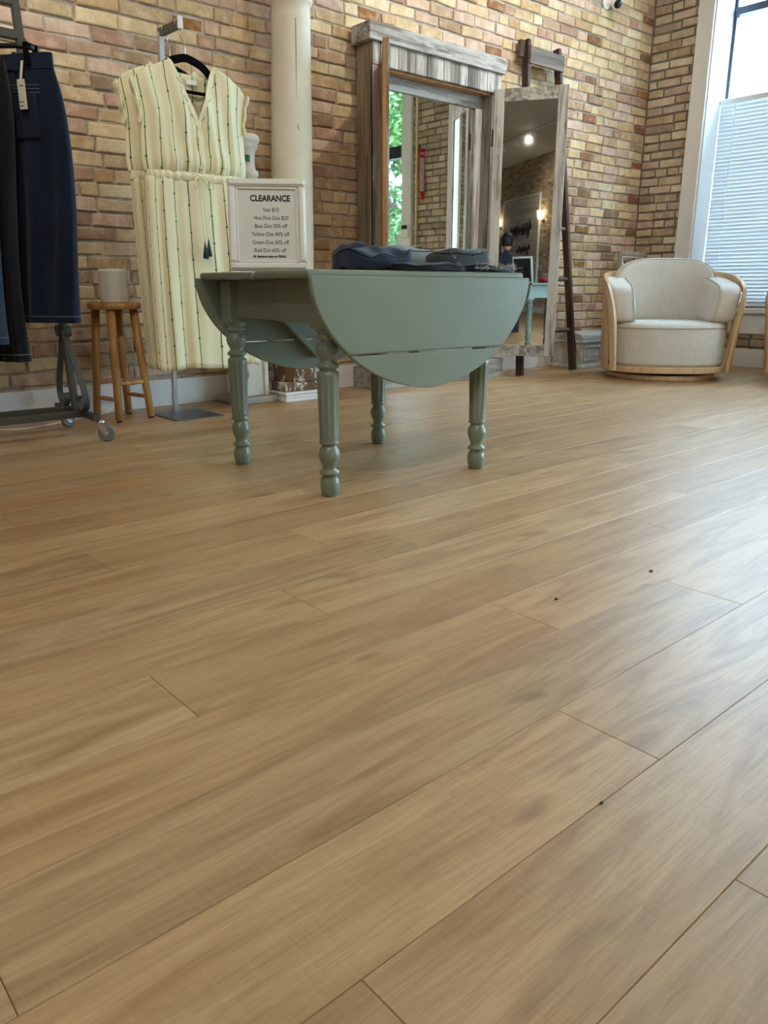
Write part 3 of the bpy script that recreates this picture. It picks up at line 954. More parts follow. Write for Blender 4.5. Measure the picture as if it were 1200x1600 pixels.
# framed clearance sign
sg = thing('clearance_sign', 'white framed clearance price sign standing on the green table', 'sign', (1.325, 2.035, TZ + .0005), 0)
SW, SH, TILT = 0.228, 0.264, math.radians(11)
hd = math.radians(57.6)
rx = Vector((math.sin(hd - .05), -math.cos(hd - .05), 0))
back = Vector((math.cos(hd - .05), math.sin(hd - .05), 0))
uy = (Vector((0, 0, 1)) * math.cos(TILT) + back * math.sin(TILT))
T = frame_T((0, 0, .004), rx, uy)
fw = 0.0225
def framebar(a, b):
    m = MB()
    m.box((a[0], a[1], -.018), (b[0], b[1], 0), .003, T)
    ix0, iy0, ix1, iy1 = a[0] + .004, a[1] + .004, b[0] - .004, b[1] - .004
    m.box((ix0, iy0, -.01), (ix1, iy1, .004), .0025, T)
    return m
for a, b in (((-SW / 2, 0), (SW / 2, fw)), ((-SW / 2, SH - fw), (SW / 2, SH)), ((-SW / 2, fw), (-SW / 2 + fw, SH - fw)), ((SW / 2 - fw, fw), (SW / 2, SH - fw))):
    framebar(a, b).build('frame_rail', 'frame', sg)
q = .007
for a, b in (((-SW / 2 + fw, fw), (SW / 2 - fw, fw + q)), ((-SW / 2 + fw, SH - fw - q), (SW / 2 - fw, SH - fw)), ((-SW / 2 + fw, fw), (-SW / 2 + fw + q, SH - fw)), ((SW / 2 - fw - q, fw), (SW / 2 - fw, SH - fw))):
    MB().box((a[0], a[1], -.014), (b[0], b[1], -.004), .002, T).build('inner_lip', 'frame', sg)
pp = MB().box((-SW / 2 + fw, fw, -.014), (SW / 2 - fw, SH - fw, -.0095), 0, T).build('paper', 'paper', sg)
MB().box((-SW / 2 + fw - .006, fw - .006, -.021), (SW / 2 - fw + .006, SH - fw + .006, -.0182), 0, T).build('backing_board', 'black', sg)
e0 = T @ Vector((0, .17, -.021)); e1 = T @ Vector((0, .09, -.021)); e1.z = 0.0015; e1 += back * .075
MB().bar(e0, e1, .05, .003, tuple(back), .001).build('easel_strut', 'black', sg)
ty = SH - fw
def sline(s, y, size, bold=0, sx=1.0, x=.006):
    text(s, size, 'ink', pp, T @ Matrix.Translation((x, y, -.0093)), 'lettering', bold, sx * .87)
sline('CLEARANCE', ty - .040, .0245, .0009, .98, .010)
for i, s in enumerate(['Star $10', 'Hot Pink Dot $20', 'Blue Dot 30% off', 'Yellow Dot 40% off', 'Green Dot 50% off', 'Red Dot 60% off']):
    sline(s, ty - .070 - .0235 * i, .0162, .0, .98, (.012, .012, .010, .008, .008, .006)[i])
sline('All clearance sales are FINAL!', ty - .203, .0095, .0004, .98, .004)

# folded jeans on the table
def folded(name, label, c, half, rz, mat, seed, amp=.006, e=.5, tilt=0, group=None, fray=None, bend=None):
    rn = random.Random(seed)
    o3 = Vector((rn.uniform(0, 50), rn.uniform(0, 50), rn.uniform(0, 50)))
    t = thing(name, label, 'jeans', c, rz, group)
    def bnd(x, y, z):
        p = Vector((x * 9, y * 9, z * 30)) + o3
        n1 = noise.noise(p); n2 = noise.noise(p * 2.3)
        k = 0.0 if z < -half[2] * .7 else 1.0
        zz = z + k * (amp * 2.2 * n1 + amp * n2)
        if bend: zz += bend(x, y) * (z + half[2]) / (2 * half[2])
        zz = max(zz, -half[2])
        return x + .012 * noise.noise(p * 1.3 + Vector((9, 0, 0))), y + .012 * noise.noise(p * 1.1 + Vector((0, 7, 0))), zz
    m = MB().pillow((0, 0, half[2]), half, e, .45, 72, 22, bend=bnd)
    b = m.build('folded_body', mat, t)
    # fold layers visible as seams on the sides
    for k in (0.38, 0.66):
        pts = []
        for i in range(65):
            a = 2 * PI * i / 64
            sp = lambda q, p: math.copysign(abs(q) ** p, q)
            bb = math.asin(max(-1, min(1, (2 * k - 1))))
            x, y, z = half[0] * sp(math.cos(bb), .45) * sp(math.cos(a), e), half[1] * sp(math.cos(bb), .45) * sp(math.sin(a), e), half[2] * sp(math.sin(bb), .45)
            x, y, z = bnd(x, y, z)
            pts.append((x * 1.004, y * 1.004, max(half[2] + z, .0022)))
        MB().tube(pts[:-1], .0018, 5, True).build('fold_seam', 'denim2', b)
    if fray:
        m = MB()
        for (x0, y0, z0, x1, y1, z1) in fray:
            n = int(math.hypot(x1 - x0, y1 - y0) / .0017) + 8
            for i in range(n):
                s = rn.random()
                p = Vector((x0 + (x1 - x0) * s, y0 + (y1 - y0) * s, z0 + (z1 - z0) * s))
                d = Vector((rn.uniform(-1, 1), rn.uniform(-1.2, .3), rn.uniform(-.5, .9))) * rn.uniform(.006, .02)
                w_ = Vector((rn.uniform(-1, 1), rn.uniform(-1, 1), rn.uniform(-1, 1))).normalized() * .0007
                q2 = p + d * .5 + Vector((0, 0, rn.uniform(-.003, .003)))
                q1 = p + d
                m.add([p - w_, p + w_, q2 + w_, q2 - w_, q1 + w_ * .5, q1 - w_ * .5], [(0, 1, 2, 3), (3, 2, 4, 5)])
        m.build('frayed_hem', 'fray', t, kind='stuff', recalc=False)
    return t
TT = TZ + .001
GP = 'jeans folded on the green table'
folded('folded_jeans', 'navy jeans bunched up beside the frayed grey pair on the table', (1.565, 1.845, TT), (.118, .095, .026), -.1, 'denim4', 3, .016, .7, bend=lambda x, y: .022 * math.exp(-((x + .03) / .06) ** 2))
folded('folded_jeans', 'thin dark jeans leg lying flat along the table edge', (1.665, 1.703, TT), (.135, .026, .011), -.06, 'denim2', 5, .005, .6)
folded('folded_jeans', 'pale faded jeans folded behind the navy pair', (1.87, 2.02, TT), (.12, .07, .043), .0, 'denim5', 8, .006, .6)
j4 = folded('folded_jeans', 'slate grey jeans folded with a frayed hem on the table', (1.935, 1.845, TT), (.098, .075, .036), -.06, 'denim6', 12, .006, .5,
       fray=[(-.02, -.07, .068, -.015, .05, .074), (.01, -.078, .06, .095, -.06, .062), (.01, -.08, .026, .1, -.07, .03), (-.09, -.076, .05, -.05, -.08, .01), (.095, -.06, .05, .098, .03, .054), (.0, -.078, .05, .015, -.08, .005)])
folded('folded_jeans', 'flat dark jeans with ragged threads at the table corner', (1.93, 1.70, TT), (.098, .028, .011), -.06, 'denim1', 17, .004, .6,
       fray=[(-.09, -.031, .012, .09, -.029, .01), (.0, -.031, .02, .09, -.026, .018), (.09, -.026, .012, .1, .02, .012)])
rc = MB().pillow((0, 0, .026), (.06, .03, .026), .7, .8, 32, 12, bend=lambda x, y, z: (x, y, z + (.006 * math.sin(x * 90) if z > 0 else 0))).build('folded_scarf', 'redcloth', None, (1.97, 2.135, TT))
tag(rc, 'small red folded cloth behind the jeans on the table', 'scarf')

# ------------------------------------------------------------------ trifold mirror cabinet
tm = thing('trifold_mirror', 'weathered barn wood dressing mirror with two open mirrored doors', 'mirror', (3.58, YB, 0))
def tx(x): return x - 3.58
def tyy(y): return y - YB
def mbox(name, x0, x1, y0, y1, z0, z1, mat, par=None, bev=.003):
    return MB().box((tx(x0), tyy(y0), z0), (tx(x1), tyy(y1), z1), bev).build(name, mat, par or tm)
FY, BY = 3.575, YB - .022
ML, MR = 3.05, 4.112
mbox('header_board', 3.012, 4.134, 3.555, BY, 1.870, 1.958, 'barnh')
mbox('side_panel', ML, ML + .022, FY + .004, BY, 0, 1.870, 'barnside')
mbox('side_panel', MR - .022, MR, FY + .004, BY, 0, 1.870, 'barnside')
pls = [.052, .07, .06, .058, .07, .09, .056, .074, .05, .086, .068, .1, .066, .07, .06]
s = sum(pls)
x = ML
mats = ['barnv', 'barngrey', 'barnv', 'barnv', 'barngrey', 'barnv', 'barngrey', 'barnv', 'barnv', 'barngrey', 'barnv', 'barngrey', 'barnv', 'barnv', 'barnv']
for k, p in enumerate(pls):
    ww = p * (MR - ML) / s
    mbox('frieze_plank', x + .0008, x + ww - .0008, FY - (.0, .003, .001, .004, .0)[k % 5], FY + .02, 1.757, 1.869, mats[k], bev=.0015)
    x += ww
mbox('front_stile', ML, ML + .088, FY, FY + .02, .0, 1.755, 'barnv')
mbox('front_stile', MR - .066, MR, FY, FY + .02, .0, 1.755, 'barnv')
mbox('reveal_board', ML + .088, MR - .066, FY + .02, 3.665, 1.745, 1.757, 'rawpine')
mbox('reveal_board', MR - .078, MR - .066, FY + .02, 3.665, .16, 1.745, 'barngrey')
mbox('reveal_board', ML + .076, ML + .088, FY + .02, 3.665, .16, 1.745, 'barngrey')
mbox('inner_rail', ML + .088, MR - .078, 3.655, 3.672, 1.672, 1.745, 'barnh')
mbox('inner_rail', ML + .088, MR - .078, 3.655, 3.672, .16, .24, 'barnh')
mbox('inner_stile', MR - .142, MR - .078, 3.655, 3.672, .24, 1.672, 'barnv')
mbox('inner_stile', ML + .088, ML + .15, 3.655, 3.672, .24, 1.672, 'barnv')
mbox('bottom_board', 3.00, 4.15, 3.50, BY, 0, .125, 'barnh', bev=.003)
mbox('mirror_pane', ML + .148, MR - .14, 3.673, 3.678, .235, 1.675, 'mirror', bev=0)
mbox('backing_panel', ML + .02, MR - .02, 3.680, BY, .1, 1.86, 'barngrey', bev=0)
DW, DZ0, DZ1, DT = 0.455, 0.145, 1.775, 0.026
def door(hx, hy, ang, sgn):
    """door hinged at (hx, hy); ang = heading of the door away from the hinge; sgn = side the mirror faces"""
    d = Vector((math.cos(ang), math.sin(ang), 0))
    n = Vector((-d.y, d.x, 0)) * sgn
    T = Matrix(((d.x, n.x, 0, tx(hx)), (d.y, n.y, 0, tyy(hy)), (0, 0, 1, 0), (0, 0, 0, 1)))
    dr = MB().box((.002, -DT, DZ0), (DW, -.006, DZ1), .001, T).build('door', 'rawpine', tm)
    st = .062
    for a, b in ((0, st), (DW - st, DW)):
        MB().box((a, -.006, DZ0), (b, .008, DZ1), .002, T).build('door_stile', 'barnv', dr)
    for a, b in ((DZ0, DZ0 + .07), (DZ1 - .075, DZ1)):
        MB().box((st, -.006, a), (DW - st, .007, b), .002, T).build('door_rail', 'barnh', dr)
    MB().box((st - .003, -.005, DZ0 + .066), (DW - st + .003, .0025, DZ1 - .071), 0, T).build('door_mirror', 'mirror', dr)
    for z in (.4, 1.5):
        MB().box((-.012, -.02, z - .05), (.02, -.002, z + .05), .002, T).build('hinge', 'black', dr)
    return dr
DOOR_PHI = math.radians(58)
door(MR - .066, FY - .006, -DOOR_PHI, -1)
lh = Vector((ML + .088, FY - .006))
la = math.atan2(-lh.y, -lh.x) + math.radians(1.2)
door(lh.x, lh.y, la, 1)

# ------------------------------------------------------------------ ladder behind the open mirror door
ld = thing('wooden_ladder', 'old dark wooden ladder leaning on the brick behind the mirror door', 'ladder', (4.55, 3.43, 0))
def lpnt(x, t, dy=0):      # t = 0 foot .. 1 top
    return Vector((x - 4.55, (3.685 - 3.43) * t + dy, 2.15 * t))
Lb, Lt, Rb, Rt = 4.25, 4.475, 4.865, 4.80
for xb_, xt_ in ((Lb, Lt), (Rb, Rt)):
    MB().bar(lpnt(xb_, 0) + Vector((0, 0, .004)), lpnt(xt_, 1.0), .030, .052, (0, 1, 0), .003).build('rail', 'ladder', ld)
for t in (.135, .30, .46, .62, .78):
    xa, xb_ = Lb + (Lt - Lb) * t, Rb + (Rt - Rb) * t
    MB().tube([lpnt(xa, t), lpnt(xb_, t)], .014, 10).build('rung', 'laddergrey', ld)
MB().bar(lpnt(Lt - .02, .955, -.032), lpnt(Rt + .02, .955, -.032), .022, .10, (0, 0, 1), .003).build('top_board', 'laddergrey', ld)
MB().bar(lpnt(Lt - .06, .975, .02), lpnt(Lt + .03, .975, .02), .03, .10, (0, 0, 1), .003).build('top_cleat', 'laddergrey', ld)
MB().bar(lpnt(Rb - .004, .135, -.02), lpnt(Rb + .012, .06, -.022), .004, .018, (0, 1, 0)).build('iron_brace', 'dkmetal', ld)

# ------------------------------------------------------------------ salvaged columns
cl = thing('porch_column', 'tall cream porch column with peeling paint standing against the brick', 'column', (2.455, 3.565, 0))
MB().box((-.155, -.150, 0), (.155, .150, .018), .003).box((-.148, -.143, .018), (.148, .143, .036), .005).box((-.155, -.150, .036), (.155, .150, .052), .004).build('white_plinth', 'white', cl)
MB().box((-.142, -.138, .052), (.142, .138, .098), .008).build('wood_plinth', 'columnbase', cl)
lean = Matrix(((1, 0, .038, 0), (0, 1, 0.014, 0), (0, 0, 1, 0), (0, 0, 0, 1)))
for k in range(12):
    a = 2 * PI * (k + .5) / 12
    T = lean @ Matrix.Rotation(a, 4, 'Z')
    st = MB()
    w2 = .112 * math.tan(PI / 12) * .97
    st.box((.094, -w2, .098), (.113, w2, .30), .003, T)
    st.build('stave', 'columnbase', cl)
MB().lathe([(.095, .098), (.095, .30)], 24, T=lean).build('core', 'columnbase', cl)
MB().lathe([(.112, .29), (.113, .34), (.111, .8), (.104, 1.4), (.097, 1.845), (.0985, 1.86), (.099, 1.868), (.097, 1.875), (.0965, 1.925), (.104, 1.932), (.109, 1.943), (.105, 1.955), (.098, 1.96), (.097, 2.3), (.12, 2.32), (.12, 2.36)], 40, T=lean).build('shaft', 'column', cl)
for z in (1.3,):
    pts = [lean @ Vector(((.1125 - (zz - .3) * .0098) * math.cos(-1.93), (.1125 - (zz - .3) * .0098) * math.sin(-1.93), zz)) for zz in [.3 + i * .05 for i in range(32)]]
    MB().tube(pts, .0016, 6).build('seam', 'crack', cl)

def bare(u, v):
    z = .3 + 1.05 * v
    a = math.radians(299 + 5 * math.sin(9 * z) + 3 * math.sin(23 * z) * (1 if u < .5 else 0) + (26 - 8 * v) * u)
    r = .1135 - (z - .3) * .0098 + .0006
    return lean @ Vector((r * math.cos(a), r * math.sin(a), z))
MB().grid(bare, 8, 40).build('bare_wood_strip', 'columnbase', cl, recalc=False)

nw = thing('newel_post', 'short white turned newel post with flaking paint between dress and column', 'post', (2.20, 3.60, 0))
MB().box((-.150, -.118, 0), (.098, .118, .036), .008).build('base_slab', 'greywash', nw)
pd = MB().box((-.062, -.062, .036), (.062, .062, .47), .003).build('pedestal', 'newel', nw)
for sx in (-1, 1):
    MB().box((sx * .056 - .012, -.074, .036), (sx * .056 + .012, -.058, .46), .002).build('corner_strip', 'newel', pd)
MB().lathe([(.08, .47), (.085, .49), (.06, .52), (.052, .6), (.058, .8), (.064, 1.05), (.066, 1.11), (.078, 1.118), (.082, 1.132), (.078, 1.146), (.062, 1.152), (.058, 1.18), (.062, 1.235), (.078, 1.252), (.082, 1.26), (.082, 1.272), (.09, 1.278), (.094, 1.295), (.088, 1.308), (.07, 1.314), (.0, 1.316)], 36, (.03, 0, 0), mod=lambda a, z: .8).build('turned_shaft', 'newel', nw)
MB().box((.0, -.054, 1.185), (.024, -.048, 1.215), 0).build('green_sticker', M('green_paper', sr(24, 92, 62), .6), nw)

# ------------------------------------------------------------------ trunk, lattice panel
tk = thing('storage_chest', 'small whitewashed wooden chest with domed lid beside the ladder foot', 'chest', (5.22, 3.565, 0))
TXh, TYh = .265, .145
MB().box((-TXh, -TYh, 0), (TXh, TYh, .03), .006).build('base_moulding', 'trunk', tk)
MB().box((-TXh + .014, -TYh + .014, .03), (TXh - .014, TYh - .014, .19), .002).build('body', 'trunk', tk)
for x0, x1 in ((-TXh + .035, -.012), (.012, TXh - .035)):
    pn = MB()
    for a, b in (((x0, .055), (x1, .067)), ((x0, .153), (x1, .165)), ((x0, .067), (x0 + .012, .153)), ((x1 - .012, .067), (x1, .153))):
        pn.box((a[0], -TYh + .006, a[1]), (b[0], -TYh + .015, b[1]), .002)
    pn = pn.build('front_moulding', 'trunk', tk)
    MB().box((x0 + .045, -TYh + .009, .085), (x1 - .045, -TYh + .015, .135), .002).build('raised_panel', 'trunk', pn)
MB().box((-TXh, -TYh, .19), (TXh, TYh, .207), .004).build('lid_moulding', 'trunk', tk)
dome = [(-TYh + .006, .207)] + [(-(TYh - .006) * math.cos(PI * i / 14) ** 1 if True else 0, .213 + .055 * math.sin(PI * i / 14) ** .6) for i in range(15)] + [(TYh - .006, .207)]
MB().prism(dome, lambda a, b, t: (t, a, b), -TXh + .006, TXh - .006).build('lid', 'trunk', tk)

lt = thing('lattice_panel', 'taupe framed white lattice panel leaning in the corner behind the armchair', 'panel', (5.84, 3.54, 0), 0, rot=(math.radians(-5), 0, 0))
PW, PH = .205, .87
wf_ = wood_mat('taupe_frame', sr(142, 130, 118), sr(170, 158, 146), 2, .7, .6)
for a, b in (((-PW, 0), (-PW + .034, PH)), ((PW - .034, 0), (PW, PH)), ((-PW + .034, 0), (PW - .034, .034)), ((-PW + .034, PH - .034), (PW - .034, PH))):
    MB().box((a[0], -.012, a[1]), (b[0], .012, b[1]), .002).build('frame_board', wf_, lt)
IW = PW - .034
MB().box((-IW, -.004, PH - .046), (IW, .004, PH - .034)).box((-IW, -.004, .034), (IW, .004, .046)).box((-IW, -.004, .046), (-IW + .012, .004, PH - .046)).box((IW - .012, -.004, .046), (IW, .004, PH - .046)).build('white_border', 'white', lt)
cell = (PH - .092) / 3
for k in range(3):
    z0_ = .046 + cell * k
    for sx in (-1, 1):
        pts = [(sx * (IW - .012) * math.cos(PI * i / 16) if False else sx * ((IW - .012) * (1 - 2 * i / 16) + .05 * math.sin(2 * PI * i / 16)), 0, z0_ + cell * i / 16) for i in range(17)]
        MB().ribbon(pts, (0, 1, 0), .008, .02).build('lattice_strip', 'white', lt)

# ------------------------------------------------------------------ security camera on the back wall
sc_ = thing('security_camera', 'small white security camera with black lens high on the brick', 'camera', (5.40, YB, 2.56))
MB().lathe([(.04, 0), (.04, .012), (.034, .018)], 24, T=Matrix.Rotation(PI / 2, 4, 'X')).build('mount_plate', 'white', sc_)
MB().tube([(0, -.01, 0), (0, -.05, -.01), (.02, -.075, -.005)], .014, 10).build('arm', 'white', sc_)
T = Matrix.Translation((.02, -.075, -.005)) @ Vector((-.35, -.75, -.5)).to_track_quat('Z', 'Y').to_matrix().to_4x4()
MB().lathe([(.022, -.045), (.034, -.03), (.036, .03), (.034, .036)], 24, T=T).build('housing', 'white', sc_)
MB().lathe([(.031, .034), (.03, .04), (.012, .044), (.0, .044)], 24, T=T).build('lens', 'chrome_black', sc_)

# ------------------------------------------------------------------ clothes rack
rk = thing('clothes_rack', 'dark metal rolling clothes rack with scrolled feet and casters', 'rack', (0, 3.21, 0))
RX0, RX1 = -0.35, 1.125
BZ = .098
for yy in (-.075, .075):
    MB().box((RX0, yy - .0125, BZ - .014), (RX1 + .012, yy + .0125, BZ + .014), .002).build('bottom_rail', 'dkmetal', rk)
for xx in (RX0, RX1):
    MB().box((xx - .0125, -.215, BZ - .0125), (xx + .0125, .215, BZ + .0125), .002).build('foot_bar', 'dkmetal', rk)
    ln_ = -.055
    pst = MB().bar((xx, 0, BZ + .01), (xx + ln_, 0, 1.57), .026, .026, (0, 1, 0), .002).build('upright', 'dkmetal', rk)
    MB().bar((xx + ln_ * .88 - .0150, 0, 1.40), (xx + ln_ * .88 + .0150, 0, 1.40), .030, .09, (0, 0, 1), .002).build('sleeve', 'dkmetal', pst)
    for sy in (-1, 1):
        c0 = [(.03 * math.cos(a) * .55 + .052, .035 * math.sin(a) + .150) for a in [PI * 2.2 - i * PI * 2.0 / 14 for i in range(15)]]
        pts = []
        # lower curl, sweep up to the post, small upper curl
        for i in range(13):
            a = -PI * .5 + PI * 1.65 * (1 - i / 12) - PI * .5
            pts.append((.082 + .030 * math.cos(a), .150 + .036 * math.sin(a)))
        pts = [(.062, .172), (.058, .148), (.072, .124), (.094, .118), (.116, .136), (.122, .168), (.112, .21), (.088, .265), (.056, .325), (.030, .375), (.018, .405), (.020, .432), (.036, .446), (.050, .432), (.048, .412), (.036, .406)]
        P3 = catmull([(xx + ln_ * (z / 1.5), sy * (y * 1.22 - .004), z - .004) for y, z in pts], 5)
        MB().ribbon(P3, (1, 0, 0), .024, .0055).build('scroll', 'dkmetal', pst)
for z, th in ((1.557, .026), (1.452, .03)):
    MB().box((RX0 - .05, -.0125, z - th / 2), (RX1 - .042, .0125, z + th / 2), .002).build('top_bar', 'dkmetal', rk)
for xx in (RX0, RX1):
    for sy in (-1, 1):
        yy = sy * .205
        T = Matrix.Translation((xx + .018, yy, 0)) @ Matrix.Rotation((-.5 if xx > 0 else .4) + (.9 if sy > 0 else 0), 4, 'Z')
        cs = MB().lathe([(.017, .072), (.017, .079), (.012, .086)], 16, T=T).build('caster', 'chrome', rk)
        for s2 in (-1, 1):
            MB().prism([(-.016, .074), (.014, .074), (.030, .030), (.024, .020), (.012, .024)], lambda a, b, t, T=T, s2=s2: T @ Vector((a, s2 * .0125 + t, b)), -.0012, .0012).build('caster_fork', 'chrome', cs)
        R = T @ Matrix.Translation((.02, 0, .0335)) @ Matrix.Rotation(PI / 2, 4, 'X')
        MB().lathe([(.026, -.0095), (.032, -.0085), (.0335, -.004), (.0335, .004), (.032, .0085), (.026, .0095)], 28, T=R).build('caster_tyre', 'rubber', cs)
        MB().lathe([(.0255, -.007), (.0255, .007)], 24, T=R).build('caster_hub', 'black', cs)
        MB().lathe([(.005, -.016), (.005, .016)], 12, T=R).build('axle', 'chrome', cs)

def hanging_jeans(label, c, rz, mat, length, wid, seed, tags=(), hemw=None, thick=.028, pocket=False, taper=.03):
    rn = random.Random(seed)
    t = thing('hanging_jeans', label, 'jeans', c, rz)         # origin at waist centre, width along local x
    W, H = wid / 2, length
    hemw = hemw or wid * .58
    ph = rn.uniform(0, 6)
    def sec(s):
        # half-width of the pair from waist (s=0) to hem (1)
        w_ = W * (1 + .14 * math.sin(min(1, s / .22) * PI / 2) - taper * s)
        return w_
    def skin(side):
        def fn(u, v):
            a = 2 * PI * u
            s = v
            z = -H * s
            wtot = sec(s)
            split = max(0, (s - .26) / .74)
            hw_ = wtot * (.55 - .03 * split) if True else 0
            cx = side * (wtot - hw_)
            hw2 = hw_ * (1 - .10 * split * (1 - split) * 2)
            sp = lambda q, p: math.copysign(abs(q) ** p, q)
            fold = .007 * math.sin(3.2 * (u * 6.28) + ph + 3 * s) * min(1, s * 3) + .006 * math.sin(7 * u * 6.28 + 2 * ph + 6 * s) * min(1, s * 2)
            th = thick * (.75 + .55 * min(1, s * 2.2))
            x = cx + hw2 * sp(math.cos(a), .8)
            y = side * .012 * split + (th + fold) * sp(math.sin(a), .75)
            return (x + .01 * math.sin(5 * s + ph), y + .012 * math.sin(4 * s + ph + side), z)
        return fn
    for side in (-1, 1):
        lg = MB().grid(skin(side), 48, 44, True, True).build('trouser_leg', mat, t)
        hem = [Vector(skin(side)(i / 48, .974)) * 1.0 for i in range(48)]
        cen = sum(hem, Vector()) / 48
        MB().tube([cen + (p - cen) * 1.012 for p in hem], .0016, 5, True).build('hem_stitching', 'stitch', lg)
    wb_ = MB()
    wb_.grid(lambda u, v: ((W * 1.02) * math.copysign(abs(math.cos(2 * PI * u)) ** .7, math.cos(2 * PI * u)), (thick * .8) * math.copysign(abs(math.sin(2 * PI * u)) ** .7, math.sin(2 * PI * u)), .012 - .05 * v), 40, 3, True, True)
    wbo = wb_.build('waistband', mat, t)
    for k in (-.38, -.05, .34):
        MB().box((W * k - .006, -thick * .8 - .006, -.044), (W * k + .006, -thick * .8 + .006, .016), .001).build('belt_loop', mat, wbo)
    if pocket:
        MB().box((W * .1, -thick * .9 - .008, -.26), (W * .1 + .12, -thick * .9 + .004, -.12), .003).build('back_pocket', mat, t)
        for k in range(3):
            MB().tube([(W * .1 - .01 + .01 * k, -thick * 1.0 - .004, -.085 - k * .012), (W * .1 + .14, -thick * .9 - .004, -.092 - k * .012)], .001, 4).build('pocket_stitching', 'stitch', t)
    for (x, z, w_, h, drop, mt) in tags:
        yt = -thick * 1.25 - .012
        tg = MB().box((x - w_ / 2, yt - .0008, z - h), (x + w_ / 2, yt + .0008, z), 0).build('price_tag', mt, t)
        MB().bar((x, -thick * .8 - .006, z + drop), (x, yt, z - .004), .010 if mt == 'card' else .002, .001, (0, 1, 0)).build('tag_strap', mt, tg)
        if mt == 'card':
            for q, (dz, ww) in enumerate(((.2, .5), (.74, .34), (.87, .3))):
                MB().box((x - w_ * .25 + (.1 * w_ if q else 0), yt - .0012, z - h * dz - .003), (x - w_ * .25 + w_ * ww, yt - .0008, z - h * dz), 0).build('tag_print', 'ink', tg)
            for dz in (.74, .87):
                MB().box((x - w_ * .36, yt - .0012, z - h * dz - .004), (x - w_ * .36 + .005, yt - .0008, z - h * dz + .001), 0).build('tag_print', 'ink', tg)
    return t
def clip_hanger(label, c, rz, wid, bar_y=3.21, bar_top=1.467):
    t = thing('clip_hanger', label, 'hanger', c, rz, 'clip hangers on the clothes rack')   # origin at the bar centre of the hanger
    MB().tube([(-wid / 2, 0, -.004), (-wid / 4, 0, .008), (0, 0, .012), (wid / 4, 0, .008), (wid / 2, 0, -.004)], .009, 8).build('bar', 'black', t)
    h0 = (bar_y - c[1]) / math.sin(rz)                                 # where the hook meets the rack bar
    zt = bar_top + .0018 - c[2]                                        # hook rests on top of the bar
    MB().tube(catmull([(0, 0, .010), (h0 * .6, 0, zt - .052), (h0, 0, zt - .043), (h0 + .015, 0, zt - .037), (h0 + .0205, 0, zt - .022), (h0 + .0195, 0, zt - .007), (h0 + .014, 0, zt), (h0, 0, zt), (h0 - .014, 0, zt), (h0 - .0195, 0, zt - .007), (h0 - .0205, 0, zt - .018)], 5), .002, 8).build('hook', 'chrome', t)
    for s in (-1, 1):
        cx = s * wid * .46
        cp = MB().box((cx - .011, -.0270, -.062), (cx + .011, -.0215, .010), .0015)      # front jaw
        cp.box((cx - .011, .0215, -.062), (cx + .011, .0270, .010), .0015)               # rear jaw
        cp.box((cx - .008, -.0270, .002), (cx + .008, .0270, .010), .0015)               # spring bridge over the waistband
        cp.build('clip', 'velvet', t)
    return t
JA = math.radians(-56.5)
HZ = 1.357
BARZ = 1.452
for i, (x, dz, mt, ln, lab, kw) in enumerate([
        (1.0, 0.0, 'denim3', .90, 'dark blue jeans with a long paper tag on the rack end', dict(tags=[(.102, -.075, .031, .095, .062, 'card')], pocket=True, wid=.40, taper=.10)),
        (.866, -.02, 'denim2', 1.02, 'black jeans with a white tag hanging between the blue pairs', dict(tags=[(.135, -.095, .026, .11, .06, 'label')], wid=.30, taper=.36)),
        (.742, -.03, 'denim1', .94, 'mid blue faded jeans hanging on the rack beside the black pair', dict(wid=.34))]):
    yj = 3.19 if i == 0 else 3.20
    hanging_jeans(lab, (x, yj, HZ + dz), JA + .05 * i, mt, ln, kw.pop('wid'), 20 + i, **kw)
    clip_hanger(['black clip hanger holding the dark blue jeans with long tag', 'black clip hanger holding the black jeans', 'black clip hanger holding the mid blue faded jeans'][i], (x - .004, yj, HZ + dz + .034), JA + .05 * i, .27)

# ------------------------------------------------------------------ stool, speaker, cable
st = thing('round_stool', 'round wooden stool with four legs carrying a grey speaker', 'stool', (1.445, 3.495, 0))
MB().lathe([(.09, .496), (.11, .494), (.114, .498), (.115, .516), (.111, .521), (.0, .5215)], 40).build('seat', 'stoolwood', st)
fa = math.radians(12)
for k in range(4):
    a = fa + PI / 2 * k + PI / 4
    pb, pt = Vector((math.cos(a) * .122, math.sin(a) * .122, .008)), Vector((math.cos(a) * .082, math.sin(a) * .082, .497))
    lg = MB().tube([pb, pt], [.0165, .0185], 14).build('leg', 'stoolwood', st)
    MB().lathe([(.013, 0), (.013, .010)], 12, (pb.x, pb.y, 0)).build('foot_pad', 'black', lg)
    a2 = a + PI / 2
    z = .10 if k % 2 else .17
    f_ = lambda q: Vector((math.cos(q) * (.122 - .04 * z / .5), math.sin(q) * (.122 - .04 * z / .5), z))
    p, q = f_(a), f_(a2)
    MB().tube([p + (q - p) * t for t in (0, .2, .5, .8, 1)], [.007, .009, .0105, .009, .007], 10).build('stretcher', 'stoolwood', st)
sk = thing('speaker', 'small silver grey rounded speaker standing on the wooden stool', 'speaker', (1.452, 3.495, .522), .4)
def rsec(hw_, r, n=6):
    out = []
    for cx, cy, a0 in ((1, 1, 0), (-1, 1, PI / 2), (-1, -1, PI), (1, -1, PI * 1.5)):
        for i in range(n + 1):
            a = a0 + PI / 2 * i / n
            out.append((cx * (hw_ - r) + r * math.cos(a), cy * (hw_ - r) + r * math.sin(a)))
    return out
